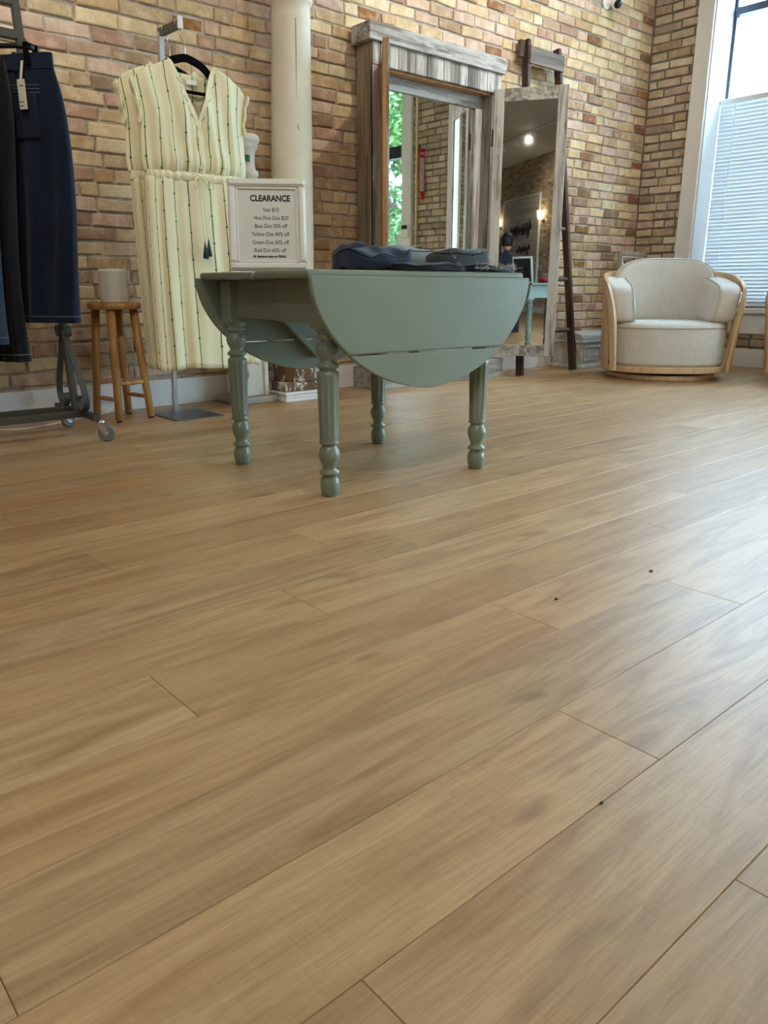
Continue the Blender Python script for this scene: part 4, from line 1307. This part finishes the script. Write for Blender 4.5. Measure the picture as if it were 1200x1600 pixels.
def rstack(levels, r):
    m = MB()
    n = None
    vv, ff = [], []
    for hw_, z in levels:
        s = rsec(hw_, r)
        n = len(s)
        vv += [(x, y, z) for x, y in s]
    for j in range(len(levels) - 1):
        for i in range(n):
            i2 = (i + 1) % n
            ff.append((j * n + i, j * n + i2, (j + 1) * n + i2, (j + 1) * n + i))
    ff.append(tuple(range(n))[::-1])
    ff.append(tuple((len(levels) - 1) * n + i for i in range(n)))
    return m.add(vv, ff, False)
rstack([(.055, .010), (.056, .012), (.056, .130), (.055, .132)], .042).build('grille', 'silver', sk)
rstack([(.050, 0), (.055, .003), (.056, .010)], .042).build('foot_ring', 'silver2', sk)
rstack([(.056, .132), (.056, .140), (.053, .144)], .042).build('top_cap', 'silver2', sk)
cb = MB().tube(catmull([(1.46, 3.548, .536), (1.46, 3.60, .534), (1.465, 3.655, .49), (1.50, 3.70, .3), (1.52, 3.708, .12), (1.48, 3.695, .02), (1.40, 3.66, .004), (1.27, 3.61, .004), (1.1, 3.515, .004), (.95, 3.50, .004), (.85, 3.62, .006), (.82, 3.70, .02), (.78, 3.712, .12)], 8), .0026, 6).build('power_cable', 'cable')
tag(cb, 'thin white power cable trailing along the floor under the rack', 'cable')
mo = MB().box((-.05, -.012, -.012), (.05, 0, .012), .004).build('wall_raceway', 'cream_pipe', None, (1.31, YB - .002, .50))
tag(mo, 'short cream cable raceway on the brick behind the stool', 'raceway')

# ------------------------------------------------------------------ garment stand and dresses
gs = thing('garment_stand', 'chrome garment stand with square arm and flat grey base plate', 'stand', (1.705, 3.38, 0))
MB().box((-.12, -.14, 0), (.12, .14, .006), .001).build('base_plate', 'plate', gs)
PX, PY0 = .003, .125
MB().bar((PX, PY0, .006), (PX + .012, .02, 1.625), .022, .022, (0, 1, 0), .001).build('pole', 'chrome', gs)
MB().bar((PX + .012, .028, 1.622), (PX + .012, -.150, 1.618), .022, .030, (0, 0, 1), .001).build('arm', 'plate', gs)
MB().box((PX + .001, -.162, 1.598), (PX + .023, -.150, 1.645), .002).build('arm_end', 'white', gs)

def hanger_v(label, c, rz, dx, drop):
    t = thing('velvet_hanger', label, 'hanger', c, rz)                 # origin on top of the arm, under the hook; width along x
    pts = catmull([(-.205, 0, -.252), (-.16, 0, -.228), (-.112, 0, -.198), (-.07, 0, -.164), (-.02, 0, -.146), (0, 0, -.143), (.02, 0, -.146), (.07, 0, -.164), (.112, 0, -.198), (.16, 0, -.228), (.205, 0, -.252)], 5)
    pts = [Vector((p.x + dx, p.y, p.z - drop)) for p in pts]
    MB().ribbon(pts, (0, 1, 0), .007, .030).build('shoulder_bar', 'velvet', t)
    MB().ribbon([(-.195 + dx, 0, -.268 - drop), (.195 + dx, 0, -.268 - drop)], (0, 1, 0), .006, .012).build('trouser_bar', 'velvet', t)
    MB().tube(catmull([(dx, 0, -.138 - drop), (dx * .9, 0, -.085), (.003, 0, -.046), (.0135, 0, -.036), (.0145, 0, -.020), (.0142, 0, -.004), (.010, 0, .0022), (0, 0, .0022), (-.010, 0, .0022), (-.0142, 0, -.004), (-.0145, 0, -.014)], 5), .0024, 8).build('hook', 'chrome', t)
    return t
def make_dress(label, c, rz, seed, detail=True, flare=.03, ff=1.0, fb=1.0):
    rn = random.Random(seed)
    t = thing('striped_dress', label, 'dress', c, rz)                  # origin at the waist centre
    TOPZ, HEM = .438, -.815
    ph = [rn.uniform(0, 6.28) for _ in range(8)]
    HWs, HWw = .262, .216
    def neck(x, front):
        ax = abs(x)
        if ax < .112:
            if front: return TOPZ - .022 - .235 * max(0, 1 - ax / .098) ** 1.0 if ax < .098 else TOPZ - .022 + .008 * (ax - .098) / .014
            return TOPZ - .045
        return TOPZ - .014 - (ax - .112) * .42 - max(0, ax - .2) ** 2 * 6
    def body(front):
        def P(u, v):
            x0 = -1 + 2 * u
            # v: 0 = top, 1 = waist
            xt = x0 * HWs
            zt = neck(xt, front)
            zb = -.0
            z = zt + (zb - zt) * v
            # half width shrinks through the armhole, blouses above the waist
            arm = math.exp(-((z - .235) / .09) ** 2) * .014
            hw_ = HWs + (HWw + .018 - HWs) * min(1, max(0, (TOPZ - z) / .40)) - arm + .006 * math.exp(-((z - .045) / .045) ** 2)
            x = x0 * hw_
            dep = .016 + .034 * min(1, (TOPZ - z) / .2)
            blouse = .012 * math.exp(-((z - .05) / .045) ** 2) - .012 * math.exp(-(z / .02) ** 2)
            y = (dep + blouse) * (1 - abs(x0) ** 3.0)
            rip = .0032 * math.sin(26 * x0 + ph[0] + 1.5 * z * 4) * min(1, (TOPZ - z) / .15) + .004 * math.sin(47 * x0 + ph[1]) * math.exp(-z / .12) + .006 * math.sin(13 * x0 + 11 * z + ph[2])
            y += rip * (1 - abs(x0) ** 6)
            return Vector((x, (-y * ff if front else y * fb), z))
        return P
    def sheet(fn, nu, nv, name, scale=1.0, uoff=0.0, zoff=0.0, wid=HWs):
        m = MB().grid(fn, nu, nv)
        uv = []
        for j in range(nv + 1):
            for i in range(nu + 1):
                uv.append((uoff + (i / nu) * 2 * wid * scale, zoff + fn(i / nu, j / nv)[2]))
        o = m.build(name, 'dress', t, uv=uv, recalc=False)
        return o
    f = sheet(body(True), 120, 40, 'bodice_front', 1.0, .012)
    b = sheet(body(False), 60, 24, 'bodice_back', 1.0, .04)
    for o in (f, b):
        so = o.modifiers.new('thick', 'SOLIDIFY'); so.thickness = .0018
    # cap sleeves: ruffled rims at the armholes
    for s in (-1, 1):
        pts = [(s * (HWs - .004 - .012 * q * (q > .0)), -.012 + .016 * math.sin(5 * q + s), TOPZ - .078 - .16 * q) for q in [i / 8 for i in range(9)]]
        pts = [Vector(body(True)(0.5 + s * .5, .46 * q)) + Vector((s * (.004 + .008 * (1 - q) + .003 * math.sin(14 * q)), -.004 * math.sin(PI * 5 * q), 0)) for q in [i / 12 for i in range(13)]]
        MB().ribbon(pts, (0, 1, 0), .030, .006).build('cap_sleeve', 'dresscloth', t)
    # waistband with gathers
    def wbf(u, v):
        a = 2 * PI * u
        k = 1 + .05 * math.sin(a * 34) + .02 * math.sin(a * 61 + 1)
        e = 1 + .20 * math.sin(PI * v)
        return ((HWw + .012) * math.copysign(abs(math.cos(a)) ** .75, math.cos(a)) * (1 + .01 * math.sin(a * 31)), (.046 * k * e) * math.copysign(abs(math.sin(a)) ** .8, math.sin(a)) * (fb if math.sin(a) > 0 else ff), .006 - .034 * v)
    MB().grid(wbf, 240, 4, True, True).build('waistband', 'dresscloth', t)
    # skirt
    def skf(u, v):
        a = 2 * PI * u
        z = -.018 + (HEM + .018) * v
        hw_ = HWw + .012 + flare * v ** .8 + .006 * math.sin(3 * v + ph[3])
        amp = .004 + .013 * v ** .6
        rip = amp * (math.sin(a * 11 + ph[4] + .8 * v) * .6 + math.sin(a * 17 + ph[5] - v) * .4 + math.sin(a * 29 + ph[6]) * .2)
        dy = .043 + .012 * v
        x = hw_ * math.copysign(abs(math.cos(a)) ** .78, math.cos(a)) * (1 + .015 * math.sin(a * 9 + ph[2]))
        y = (dy + rip) * math.copysign(abs(math.sin(a)) ** .72, math.sin(a)) + rip * .2
        y *= fb if y > 0 else ff
        zz = z + (.006 * math.sin(a * 5 + ph[7]) * v)
        return (x + .012 * v * math.sin(ph[1]), y, zz)
    nu, nv = 260, 30
    m = MB().grid(skf, nu, nv, True, False)
    uv = [((i / nu) * 1.33, .3 + skf(i / nu, j / nv)[2]) for j in range(nv + 1) for i in range(nu + 1)]
    sk_ = m.build('skirt', 'dress', t, uv=uv, recalc=False)
    so = sk_.modifiers.new('thick', 'SOLIDIFY'); so.thickness = .0018
    hempts = [Vector(skf(i / 200, .972)) for i in range(200)]
    MB().tube([Vector((p.x * 1.003, p.y * 1.02, p.z)) for p in hempts], .0013, 5, True).build('hem_stitch', 'dresscloth', sk_)
    # neckband and placket on the front
    P = body(True)
    nb = []
    for i in range(41):
        u = .5 + (-.112 + .224 * i / 40) / (2 * HWs)
        nb.append(Vector(P(u, 0)) + Vector((0, -.003, 0)))
    MB().ribbon(nb, (0, 1, 0), .004, .018).build('neckband', 'dresscloth', f)
    MB().box((-.012, -.064 * ff, .02), (.012, -.060 * ff, .145), .001).build('placket', 'dresscloth', f)
    MB().box((-.018, .006, TOPZ - .085), (.030, .009, TOPZ - .066), .001).build('neck_label', 'label', b)
    for s in (-1, 1):     # short diagonal stripe dashes on the V facing
        for q in (.35, .62, .9):
            x = s * .098 * (1 - q); z = TOPZ - .022 - .235 * q
            MB().bar((x + s * .004, -.050 * ff, z + .004), (x + s * .024, -.054 * ff, z + .026), .0016, .0016, (0, 1, 0)).build('woven_dash', 'tassel', f)
    if detail:
        ty_ = -.066
        kx = -.022
        for ctl in ([(0, 0), (-.022, -.012), (-.030, -.040), (-.018, -.052), (-.006, -.030), (0, 0)], [(0, 0), (.030, -.004), (.056, -.026), (.058, -.046), (.040, -.040), (.018, -.016), (0, 0)], [(0, 0), (-.024, .010), (-.034, .006)]):
            pts = catmull([(kx + a, ty_ - .010 - .004 * math.sin(k * 1.3), -.012 + b) for k, (a, b) in enumerate(ctl)], 6)
            MB().ribbon(pts, (0, 1, 0), .005, .0045).build('bow_loop', 'dresscloth', t)
        MB().pillow((kx, ty_ - .008, -.012), (.007, .006, .007), 1).build('bow_knot', 'dresscloth', t)
        for k, (x1, z1) in enumerate(((-.026, -.272), (-.008, -.262))):
            cd_ = MB().tube(catmull([(kx, ty_ - .008, -.014), (kx - .008 + .012 * k, ty_ - .018, -.10), (x1, ty_ - .026, z1)], 6), .0022, 6).build('drawstring', 'dresscloth', t)
            m = MB()
            for q in range(26):
                a = rn.uniform(0, 6.28); r = rn.uniform(.002, .013)
                m.tube([(x1, ty_ - .026, z1), (x1 + r * .5 * math.cos(a), ty_ - .026 + r * .5 * math.sin(a), z1 - .03), (x1 + r * math.cos(a), ty_ - .026 + r * math.sin(a), z1 - .066 - rn.uniform(0, .008))], .0015, 4)
            m.build('tassel', 'tassel', cd_)
    return t
WZ = 1.05
make_dress('cream dress with teal stripes, v-neck and tasselled drawstring, front of the stand', (1.758, 3.236, WZ), math.radians(-2), 4, fb=.74)
d2 = make_dress('cream striped dress hanging second, behind the tasselled dress', (1.735, 3.356, WZ + .004), math.radians(3), 9, False, -.016, ff=.74, fb=.8)
hanger_v('black velvet hanger in the front striped dress', (1.720, 3.239, 1.6335), math.radians(-2), .022, -.008)
hanger_v('black velvet hanger in the rear striped dress', (1.720, 3.356, 1.6365), math.radians(3), .014, .012)

# ------------------------------------------------------------------ swivel armchairs
def make_chair(label, loc, rz):
    t = thing('swivel_armchair', label, 'armchair', loc, rz)           # front = -y
    def plan(a, w_=.40, d=.385, e=.78):
        c, s = math.cos(a), math.sin(a)
        return Vector((w_ * math.copysign(abs(c) ** e, c), d * math.copysign(abs(s) ** e, s), 0))
    MB().lathe([(.345, 0), (.35, .004), (.35, .030), (.345, .034)], 56).build('base_ring', 'chairwood', t)
    MB().lathe([(.315, .034), (.315, .052)], 40).build('swivel_gap', 'black', t)
    n = 72
    vv, ff = [], []
    for (k, z) in ((.99, .052), (1.0, .056), (1.0, .088), (.99, .092)):
        vv += [plan(2 * PI * i / n) * k + Vector((0, 0, z)) for i in range(n)]
    for j in range(3):
        for i in range(n):
            ff.append((j * n + i, j * n + (i + 1) % n, (j + 1) * n + (i + 1) % n, (j + 1) * n + i))
    ff.append(tuple(range(n))[::-1]); ff.append(tuple(3 * n + i for i in range(n)))
    MB().add(vv, ff).build('plinth', 'chairwood', t)
    # upholstered drum below the seat
    vv, ff = [], []
    prof = [(.93, .092), (.945, .10), (.95, .12), (.955, .315), (.95, .335), (.935, .352), (.88, .366), (.6, .376), (.2, .379), (0.001, .38)]
    for (k, z) in prof:
        vv += [plan(2 * PI * i / n, .385, .375, .70) * k + Vector((0, 0, z)) for i in range(n)]
    for j in range(len(prof) - 1):
        for i in range(n):
            ff.append((j * n + i, j * n + (i + 1) % n, (j + 1) * n + (i + 1) % n, (j + 1) * n + i))
    ff.append(tuple(range(n))[::-1])
    se = MB().add(vv, ff, True).build('seat', 'linen', t)
    for z, k in ((.337, .957), (.108, .954)):
        MB().tube([plan(2 * PI * i / n, .385, .375, .70) * k + Vector((0, 0, z)) for i in range(n)], .0042, 6, True).build('piping', 'piping', se)
    # cushions
    def bb(x, y, z):
        w_ = 1 - .10 * max(0, z / .19) ** 2
        crown = .020 * (1 - (x / .30) ** 2)
        return x * w_, y - .55 * x * x + .10 * z, z + (crown if z > 0 else 0)
    bk = MB().pillow((0, .215, .560), (.335, .085, .205), .32, .38, 48, 26, bend=bb).build('back_cushion', 'linen', t)
    for s in (-1, 1):
        def ab(x, y, z, s=s):
            return x - s * .35 * max(0, y) ** 1.3 * .4 + s * .12 * z, y, z + .16 * y * (1 if z > 0 else .2)
        ac = MB().pillow((s * .322, .0, .502), (.082, .255, .135), .34, .36, 40, 20, bend=ab).build('arm_cushion', 'linen', t)
        pts = []
        for i in range(48):
            a = 2 * PI * i / 48
            sp = lambda q, p: math.copysign(abs(q) ** p, q)
            y_, z_ = .253 * sp(math.cos(a), .35), .134 * sp(math.sin(a), .38)
            x_, y_, z_ = ab(-s * .064, y_, z_)
            pts.append((s * .322 + x_, y_, .502 + z_))
        MB().tube(pts, .0032, 6, True).build('piping', 'piping', ac)
    pts = []
    for i in range(56):
        a = 2 * PI * i / 56
        sp = lambda q, p: math.copysign(abs(q) ** p, q)
        x_, z_ = .332 * sp(math.cos(a), .32), .198 * sp(math.sin(a), .38)
        x_, y_, z_ = bb(x_, -.070, z_)
        pts.append((x_, .215 + y_, .560 + z_))
    MB().tube(pts, .0032, 6, True).build('piping', 'piping', bk)
    # bent wood rail: front foot, up, round the back, down again
    def half(s):
        return [(s * .365, -.275, .060), (s * .374, -.285, .20), (s * .388, -.293, .36), (s * .402, -.288, .455), (s * .418, -.258, .535), (s * .424, -.19, .592), (s * .422, -.06, .632), (s * .402, .08, .658), (s * .352, .20, .674), (s * .27, .285, .682), (s * .15, .335, .686)]
    path = half(-1) + [(0, .348, .688)] + half(1)[::-1]
    P = catmull(path, 6)
    sd = [Vector((p.x, p.y * .9 + .02, 0)).normalized() for p in P]
    MB().ribbon(P, sd, .020, .042).build('bent_rail', 'chairwood', t)
    # slats between plinth and rail
    ang = [PI + .50, PI + .22] + [PI - PI * k / 10 for k in range(0, 11)] + [-.22, -.50]
    for a in ang:
        b0 = plan(a, .392, .378) + Vector((0, 0, .085))
        best = min(P, key=lambda p: abs(math.atan2(math.sin(math.atan2(p.y, p.x) - a), math.cos(math.atan2(p.y, p.x) - a))) + (10 if p.z < .45 else 0))
        out = Vector((math.cos(a), math.sin(a), 0))
        MB().ribbon([b0, (b0 + Vector(best)) / 2 + out * .004, Vector(best) - Vector((0, 0, .010))], tuple(out), .014, .034).build('slat', 'chairwood', t)
    return t
CH = (4.985, 2.795)
ch = make_chair('cream linen swivel armchair with bent wood rail in front of the chest', (*CH, 0), math.radians(-48))
ch2 = copy_tree(ch)
ch2.location = (5.46, 1.825, 0)
ch2.rotation_euler = (0, 0, math.radians(-80))
ch2['label'] = 'cream linen armchair close under the slatted window blind, away from the chest'

# ------------------------------------------------------------------ ceiling track lights
def track(label, p, q, heads, power, aim):
    p, q = Vector(p), Vector(q)
    t = thing('track_light', label, 'track light', p)
    MB().bar((0, 0, -.012), tuple(q - p + Vector((0, 0, -.012))), .034, .022, (0, 0, 1), .002).build('rail', 'white', t)
    for k, f in enumerate(heads):
        c = (q - p) * f + Vector((0, 0, -.024))
        d = Vector(aim[k % len(aim)]).normalized()
        hd_ = MB().tube([tuple(c), tuple(c - Vector((0, 0, .07)))], .007, 8).build('spot_head', 'white', t)
        T = Matrix.Translation(c - Vector((0, 0, .10))) @ d.to_track_quat('Z', 'Y').to_matrix().to_4x4()
        MB().lathe([(.022, -.06), (.034, -.055), (.040, .05), (.042, .06), (.038, .06), (.034, .045)], 24, T=T, caps=False).lathe([(.0, -.061), (.022, -.06)], 24, T=T, caps=False).build('lamp_can', 'white', hd_)
        MB().lathe([(.034, .046), (.0, .048)], 24, T=T, caps=False).build('bulb_face', 'spotglow', hd_)
        l = bpy.data.lights.new('spot_lamp', 'SPOT')
        l.energy = power
        l.color = (1.0, .92, .80)
        l.spot_size = math.radians(95)
        l.spot_blend = 0.8
        l.shadow_soft_size = .03
        o = bpy.data.objects.new('spot_lamp', l)
        COL.objects.link(o)
        o.parent = t
        o.location = c - Vector((0, 0, .10)) + d * .065
        o.rotation_euler = d.to_track_quat('-Z', 'Y').to_euler()
    return t
SPOT = 22
track('added unseen white ceiling track with four spots washing the brick wall side', (-.2, 1.9, ZC), (4.6, 1.9, ZC), (.0, .13, .72, .95), SPOT * 2.5, [(.1, 1, -.48), (.05, 1, -.52), (.22, 1, -.5), (.1, 1, -.55)])  # unseen track, added to wash the upper brick wall with light
track('long white ceiling track with five spots over the back of the shop', (-9.2, -1.5, ZC), (-3.4, -1.5, ZC), (.05, .28, .5, .72, .95), SPOT, [(.9, .7, -.8), (-.2, -1, -.8)])
track('added unseen white ceiling track with three fill spots over the open floor', (-2.4, -.4, ZC), (1.6, -.4, ZC), (.1, .5, .9), SPOT * 2, [(.7, .8, -1), (.55, .7, -.8)])  # unseen track, added as fill light for the sign and dresses

# ------------------------------------------------------------------ things on the far brick wall, seen in the door mirror
pb = thing('plank_sign', 'pale plank sign board with dark script on the far brick wall', 'sign', (-9.75, YF, 0))
for k in range(16):
    z = .75 + k * .122
    MB().box((-1.02, .002, z), (1.02, .022 + .003 * (k % 3), z + .119), .002).build('plank', 'signplank', pb)
for a, b in (((-1.06, .71), (-1.02, 2.74)), ((1.02, .71), (1.06, 2.74)), ((-1.02, .71), (1.02, .75)), ((-1.02, 2.70), (1.02, 2.74))):
    MB().box((a[0], .002, a[1]), (b[0], .04, b[1]), .002).build('frame_board', 'white', pb)
for z, amp, n in ((1.95, .13, 7), (1.5, .07, 4)):
    pts = [(.62 - 1.24 * i / 90 * (n / 7), .036, z + amp * math.sin(i * n / 90 * 6.28) * (1.5 if i < 18 else .7) + .03 * math.sin(i * .7)) for i in range(91)]
    MB().tube(pts, .020, 6).build('script_stroke', 'ink', pb)
for s in (-1, 1):
    sc2 = thing('wall_sconce', 'glowing wall lamp %s the plank sign' % ('on the window side of' if s > 0 else 'on the far side of'), 'lamp', (-9.75 + s * 1.25, YF, 2.1))
    MB().lathe([(.05, 0), (.05, .015)], 20, T=Matrix.Rotation(-PI / 2, 4, 'X')).build('wall_plate', 'black', sc2)
    MB().tube([(0, .01, 0), (0, .09, 0), (0, .1, .03)], .008, 8).build('arm', 'black', sc2)
    MB().lathe([(.05, .03), (.08, .21)], 24, (0, .1, 0), caps=False).build('shade', 'shadeglow', sc2)
    MB().pillow((0, .1, .10), (.025, .025, .035), 1).build('bulb', 'lampglow', sc2)

# ------------------------------------------------------------------ things on the pier, seen in the big mirror
ex = thing('extinguisher_sign', 'red and white fire extinguisher sign on the brick pier', 'sign', (XR, 1.07, 1.72))
sgb = MB()
sgb.prism([(0, .25), (.085, .25), (.085, -.14), (.03, -.25), (0, -.22)], lambda a, b, t: (-a, t, b), -.004, .004)
sgb = sgb.build('sign_blade', 'red', ex)
for s in (-1, 1):
    MB().box((-.075, s * .005 - .0012, -.16), (-.018, s * .005 + .0012, .16)).build('white_panel', 'paper', sgb)
    for i, ch_ in enumerate('EXTINGUISHER'):
        text(ch_, .026, 'red', sgb, frame_T((-.0465, s * .0068, .135 - i * .0255), (s * 1.0 if False else (1 if s < 0 else -1), 0, 0), (0, 0, 1)), 'lettering', .0006)
    text('FIRE', .032, 'paper', sgb, frame_T((-.0465, s * .0068, .19), ((1 if s < 0 else -1), 0, 0), (0, 0, 1)), 'lettering', .0008)
fe = thing('fire_extinguisher', 'red fire extinguisher hanging low on the brick pier', 'extinguisher', (XR - .085, 1.07, .55))
MB().lathe([(.06, 0), (.066, .01), (.066, .32), (.05, .37), (.022, .395), (.022, .42)], 24).build('cylinder', 'red', fe)
MB().box((-.02, -.05, .42), (.02, .03, .45), .004).build('valve', 'black', fe)
MB().tube(catmull([(0, -.04, .44), (0, -.09, .40), (0, -.08, .25), (0, -.075, .12)], 5), .009, 8).build('hose', 'black', fe)
MB().box((.05, -.02, .1), (.085, .02, .4), .003).build('bracket', 'black', fe)
pi_ = thing('conduit_pipe', 'thin cream conduit pipe running up the brick pier to a box', 'pipe', (XR - .018, .965, 0))
MB().tube([(0, 0, 1.02), (0, 0, ZC)], .0125, 10).build('pipe', 'cream_pipe', pi_)
bx_ = MB().box((-.028, -.04, .90), (.018, .04, 1.03), .004).build('switch_box', 'cream_pipe', pi_)
MB().box((-.033, -.005, .955), (-.028, .005, .975), .001).build('toggle', 'black', bx_)
th = thing('thermostat', 'white thermostat with dark screen on the shop front casing', 'thermostat', (XR - .03, .815, 1.18))
MB().box((-.022, -.06, -.07), (0, .06, .07), .006).build('body', 'white', th)
MB().box((-.0235, -.045, .018), (-.021, .045, .058), 0).build('screen', 'black', th)
nt_ = thing('paper_notice', 'printed paper notice taped inside the shop front glass', 'notice', (gx - .012, .46, 1.02))
pn_ = MB().box((-.001, -.11, -.16), (.001, .11, .16)).build('sheet', 'paper', nt_)
for i in range(8):
    MB().box((-.0016, -.05 + .01 * (i % 2), .08 - i * .026), (-.001, .05 - .008 * (i % 3), .085 - i * .026)).build('print_line', 'ink', pn_)

# ------------------------------------------------------------------ outdoors
gr = MB().box((XR + WT, -30, -.16), (45, 30, -.06)).build('ground', 'paving')
struct(gr, 'pale pavement and street outside the windows')
def tree(label, loc, h, crown, seed, n):
    rn = random.Random(seed)
    t = thing('street_tree', label, 'tree', loc)
    MB().tube(catmull([(0, 0, 0), (.06, .03, h * .3), (-.04, .0, h * .55), (.05, -.05, h * .9)], 6), [.17 - .13 * i / 18 for i in range(19)], 12).build('trunk', 'bark', t)
    for k in range(7):
        a = rn.uniform(0, 6.28); z = h * rn.uniform(.35, .75)
        MB().tube([(0, 0, z), (math.cos(a) * crown * .35, math.sin(a) * crown * .35, z + .5), (math.cos(a) * crown * .75, math.sin(a) * crown * .75, z + .8)], [.06, .04, .015], 7).build('branch', 'bark', t)
    m = MB()
    cl_ = [(rn.uniform(-1, 1) * crown * .75, rn.uniform(-1, 1) * crown * .75, h * rn.uniform(.28, 1.05), rn.uniform(.35, .8)) for _ in range(26)]
    for i in range(n):
        c = rn.choice(cl_)
        d = Vector((rn.gauss(0, 1), rn.gauss(0, 1), rn.gauss(0, 1))).normalized() * c[3] * rn.random() ** .4
        p = Vector(c[:3]) + d
        a = Vector((rn.uniform(-1, 1), rn.uniform(-1, 1), rn.uniform(-.8, .4))).normalized()
        b = a.orthogonal().normalized()
        L_ = rn.uniform(.09, .16)
        m.add([p, p + a * L_ * .5 + b * L_ * .28, p + a * L_, p + a * L_ * .5 - b * L_ * .28], [(0, 1, 2, 3)])
    m.build('foliage', 'leaf', t, kind='stuff', recalc=False)
    return t
tree('leafy green tree outside the glazed shop front', (9.6, -2.9, -.06), 4.6, 1.8, 3, 16000)
tree('second leafy tree further along the street outside', (11.5, -7.2, -.06), 5.0, 1.9, 4, 7000)

# ------------------------------------------------------------------ the kneeling person holding the phone
def skin_obj(name, verts, edges, mat, parent, sub=2):
    me = bpy.data.meshes.new(name)
    me.from_pydata([v[:3] for v in verts], edges, [])
    me.materials.append(MAT[mat])
    o = bpy.data.objects.new(name, me)
    COL.objects.link(o)
    o.parent = parent
    o.modifiers.new('skin', 'SKIN').use_smooth_shade = True
    for i, v in enumerate(verts):
        r = v[3]
        me.skin_vertices[0].data[i].radius = (r, r) if not isinstance(r, tuple) else r
        me.skin_vertices[0].data[i].use_root = (i == 0)
    s = o.modifiers.new('sub', 'SUBSURF')
    s.levels = sub; s.render_levels = sub
    return o
PL = Vector((-1.12, 1.16, 0))
pe = thing('person', 'seated person in navy top with dark hair, back turned to the mirror', 'person', PL, math.atan2(-.409, -.912) - PI / 2)
# local frame: +y = the way the person faces
B = [(0, 0, .575, .135), (0, .0, .70, .125), (0, -.01, .85, .145), (0, .0, .97, .115), (0, .01, 1.035, .055), (0, .025, 1.075, .05),
     (-.165, .0, .945, .06), (-.225, .06, .74, .047), (-.17, .28, .64, .036), (-.155, .34, .63, .028),
     (.165, .0, .945, .06), (.225, .06, .74, .047), (.17, .28, .64, .036), (.155, .34, .63, .028),
     (-.10, .04, .545, .095), (-.12, .43, .535, .068), (-.12, .45, .13, .048), (-.12, .44, .05, .045), (-.12, .56, .035, .035),
     (.10, .04, .545, .095), (.12, .43, .535, .068), (.12, .45, .13, .048), (.12, .44, .05, .045), (.12, .56, .035, .035)]
Eg = [(0, 1), (1, 2), (2, 3), (3, 4), (4, 5), (3, 6), (6, 7), (7, 8), (8, 9), (3, 10), (10, 11), (11, 12), (12, 13), (0, 14), (14, 15), (15, 16), (16, 17), (17, 18), (0, 19), (19, 20), (20, 21), (21, 22), (22, 23)]
skin_obj('body', B, Eg, 'shirt', pe)
so_ = thing('pouffe', 'round dark upholstered pouffe under the seated person', 'pouffe', (PL.x, PL.y, 0))
MB().lathe([(.20, 0), (.205, .03), (.205, .40), (.19, .435), (.12, .448), (0, .45)], 40).build('cushion', 'trousers', so_)
MB().lathe([(.207, .2), (.207, .215)], 40).build('band', 'black', so_)
hdm = MB()
def hb(x, y, z):
    k = 1 - .22 * max(0, -z / .12)
    nose = .018 * math.exp(-((x / .016) ** 2) - ((z + .012) / .026) ** 2) if y > .04 else 0
    brow = -.008 * math.exp(-((abs(x) - .032) / .02) ** 2 - ((z - .008) / .014) ** 2) if y > .03 else 0
    mouth = .005 * math.exp(-((x / .024) ** 2) - ((z + .066) / .010) ** 2) if y > .03 else 0
    return x * k, y * (1 - .05 * max(0, -z / .12)) + nose + brow + mouth, z
hdm.pillow((0, .045, 1.175), (.076, .096, .118), 1.0, .95, 48, 36, bend=hb)
hd2 = hdm.build('head', 'skin', pe)
for s in (-1, 1):
    MB().pillow((s * .032, .128, 1.183), (.012, .009, .009), 1).build('eye', 'ink', hd2)
    MB().pillow((s * .078, .04, 1.17), (.010, .018, .03), 1).build('ear', 'skin', hd2)
MB().pillow((0, .030, 1.200), (.085, .10, .105), 1, .95, 40, 24, bend=lambda x, y, z: (x, y if (z > .03 or y < .02) else y * .25 + .015, z)).build('hair', 'hair', hd2)
def hand(cx, cy, cz, s):
    h_ = MB().pillow((cx, cy + .035, cz - .004), (.040, .048, .015), .7, .7, 24, 14)
    o = h_.build('hand', 'skin', pe)
    for k, (ln, dx) in enumerate(((.062, -.030), (.072, -.010), (.068, .010), (.054, .029))):
        x = cx + dx * s
        MB().tube(catmull([(x, cy + .06, cz), (x, cy + .075 + ln * .4, cz + .006), (x, cy + .075 + ln * .75, cz - .006), (x, cy + .07 + ln * .9, cz - .024)], 4), [.0095] * 7 + [.0085] * 4 + [.008, .006], 8).build('finger', 'skin', o)
    MB().tube(catmull([(cx - s * .034, cy + .02, cz), (cx - s * .054, cy + .045, cz - .002), (cx - s * .054, cy + .08, cz - .012)], 5), [.012] * 6 + [.011] * 3 + [.01, .008], 8).build('thumb', 'skin', o)
    return o
hand(.15, .345, .628, 1)
hand(-.15, .345, .628, -1)

# ------------------------------------------------------------------ scraps on the floor
for k, (x, y, r, lab) in enumerate(((1.455, .79, .007, 'tiny brown leaf scrap on a pale floor plank'), (1.175, .83, .006, 'tiny dark leaf crumb lying on the oak floor'), (.705, .415, .0032, 'small black crumb alone on a wide floor plank'))):
    o = MB().pillow((0, 0, .0012), (r, r * .6, .0012), .8, 1, 12, 6, bend=lambda a, b, c, k=k: (a, b + .3 * a * math.sin(k + 1), c)).build('leaf_scrap', 'bark', None, (x, y, 0))
    tag(o, lab, 'scrap')
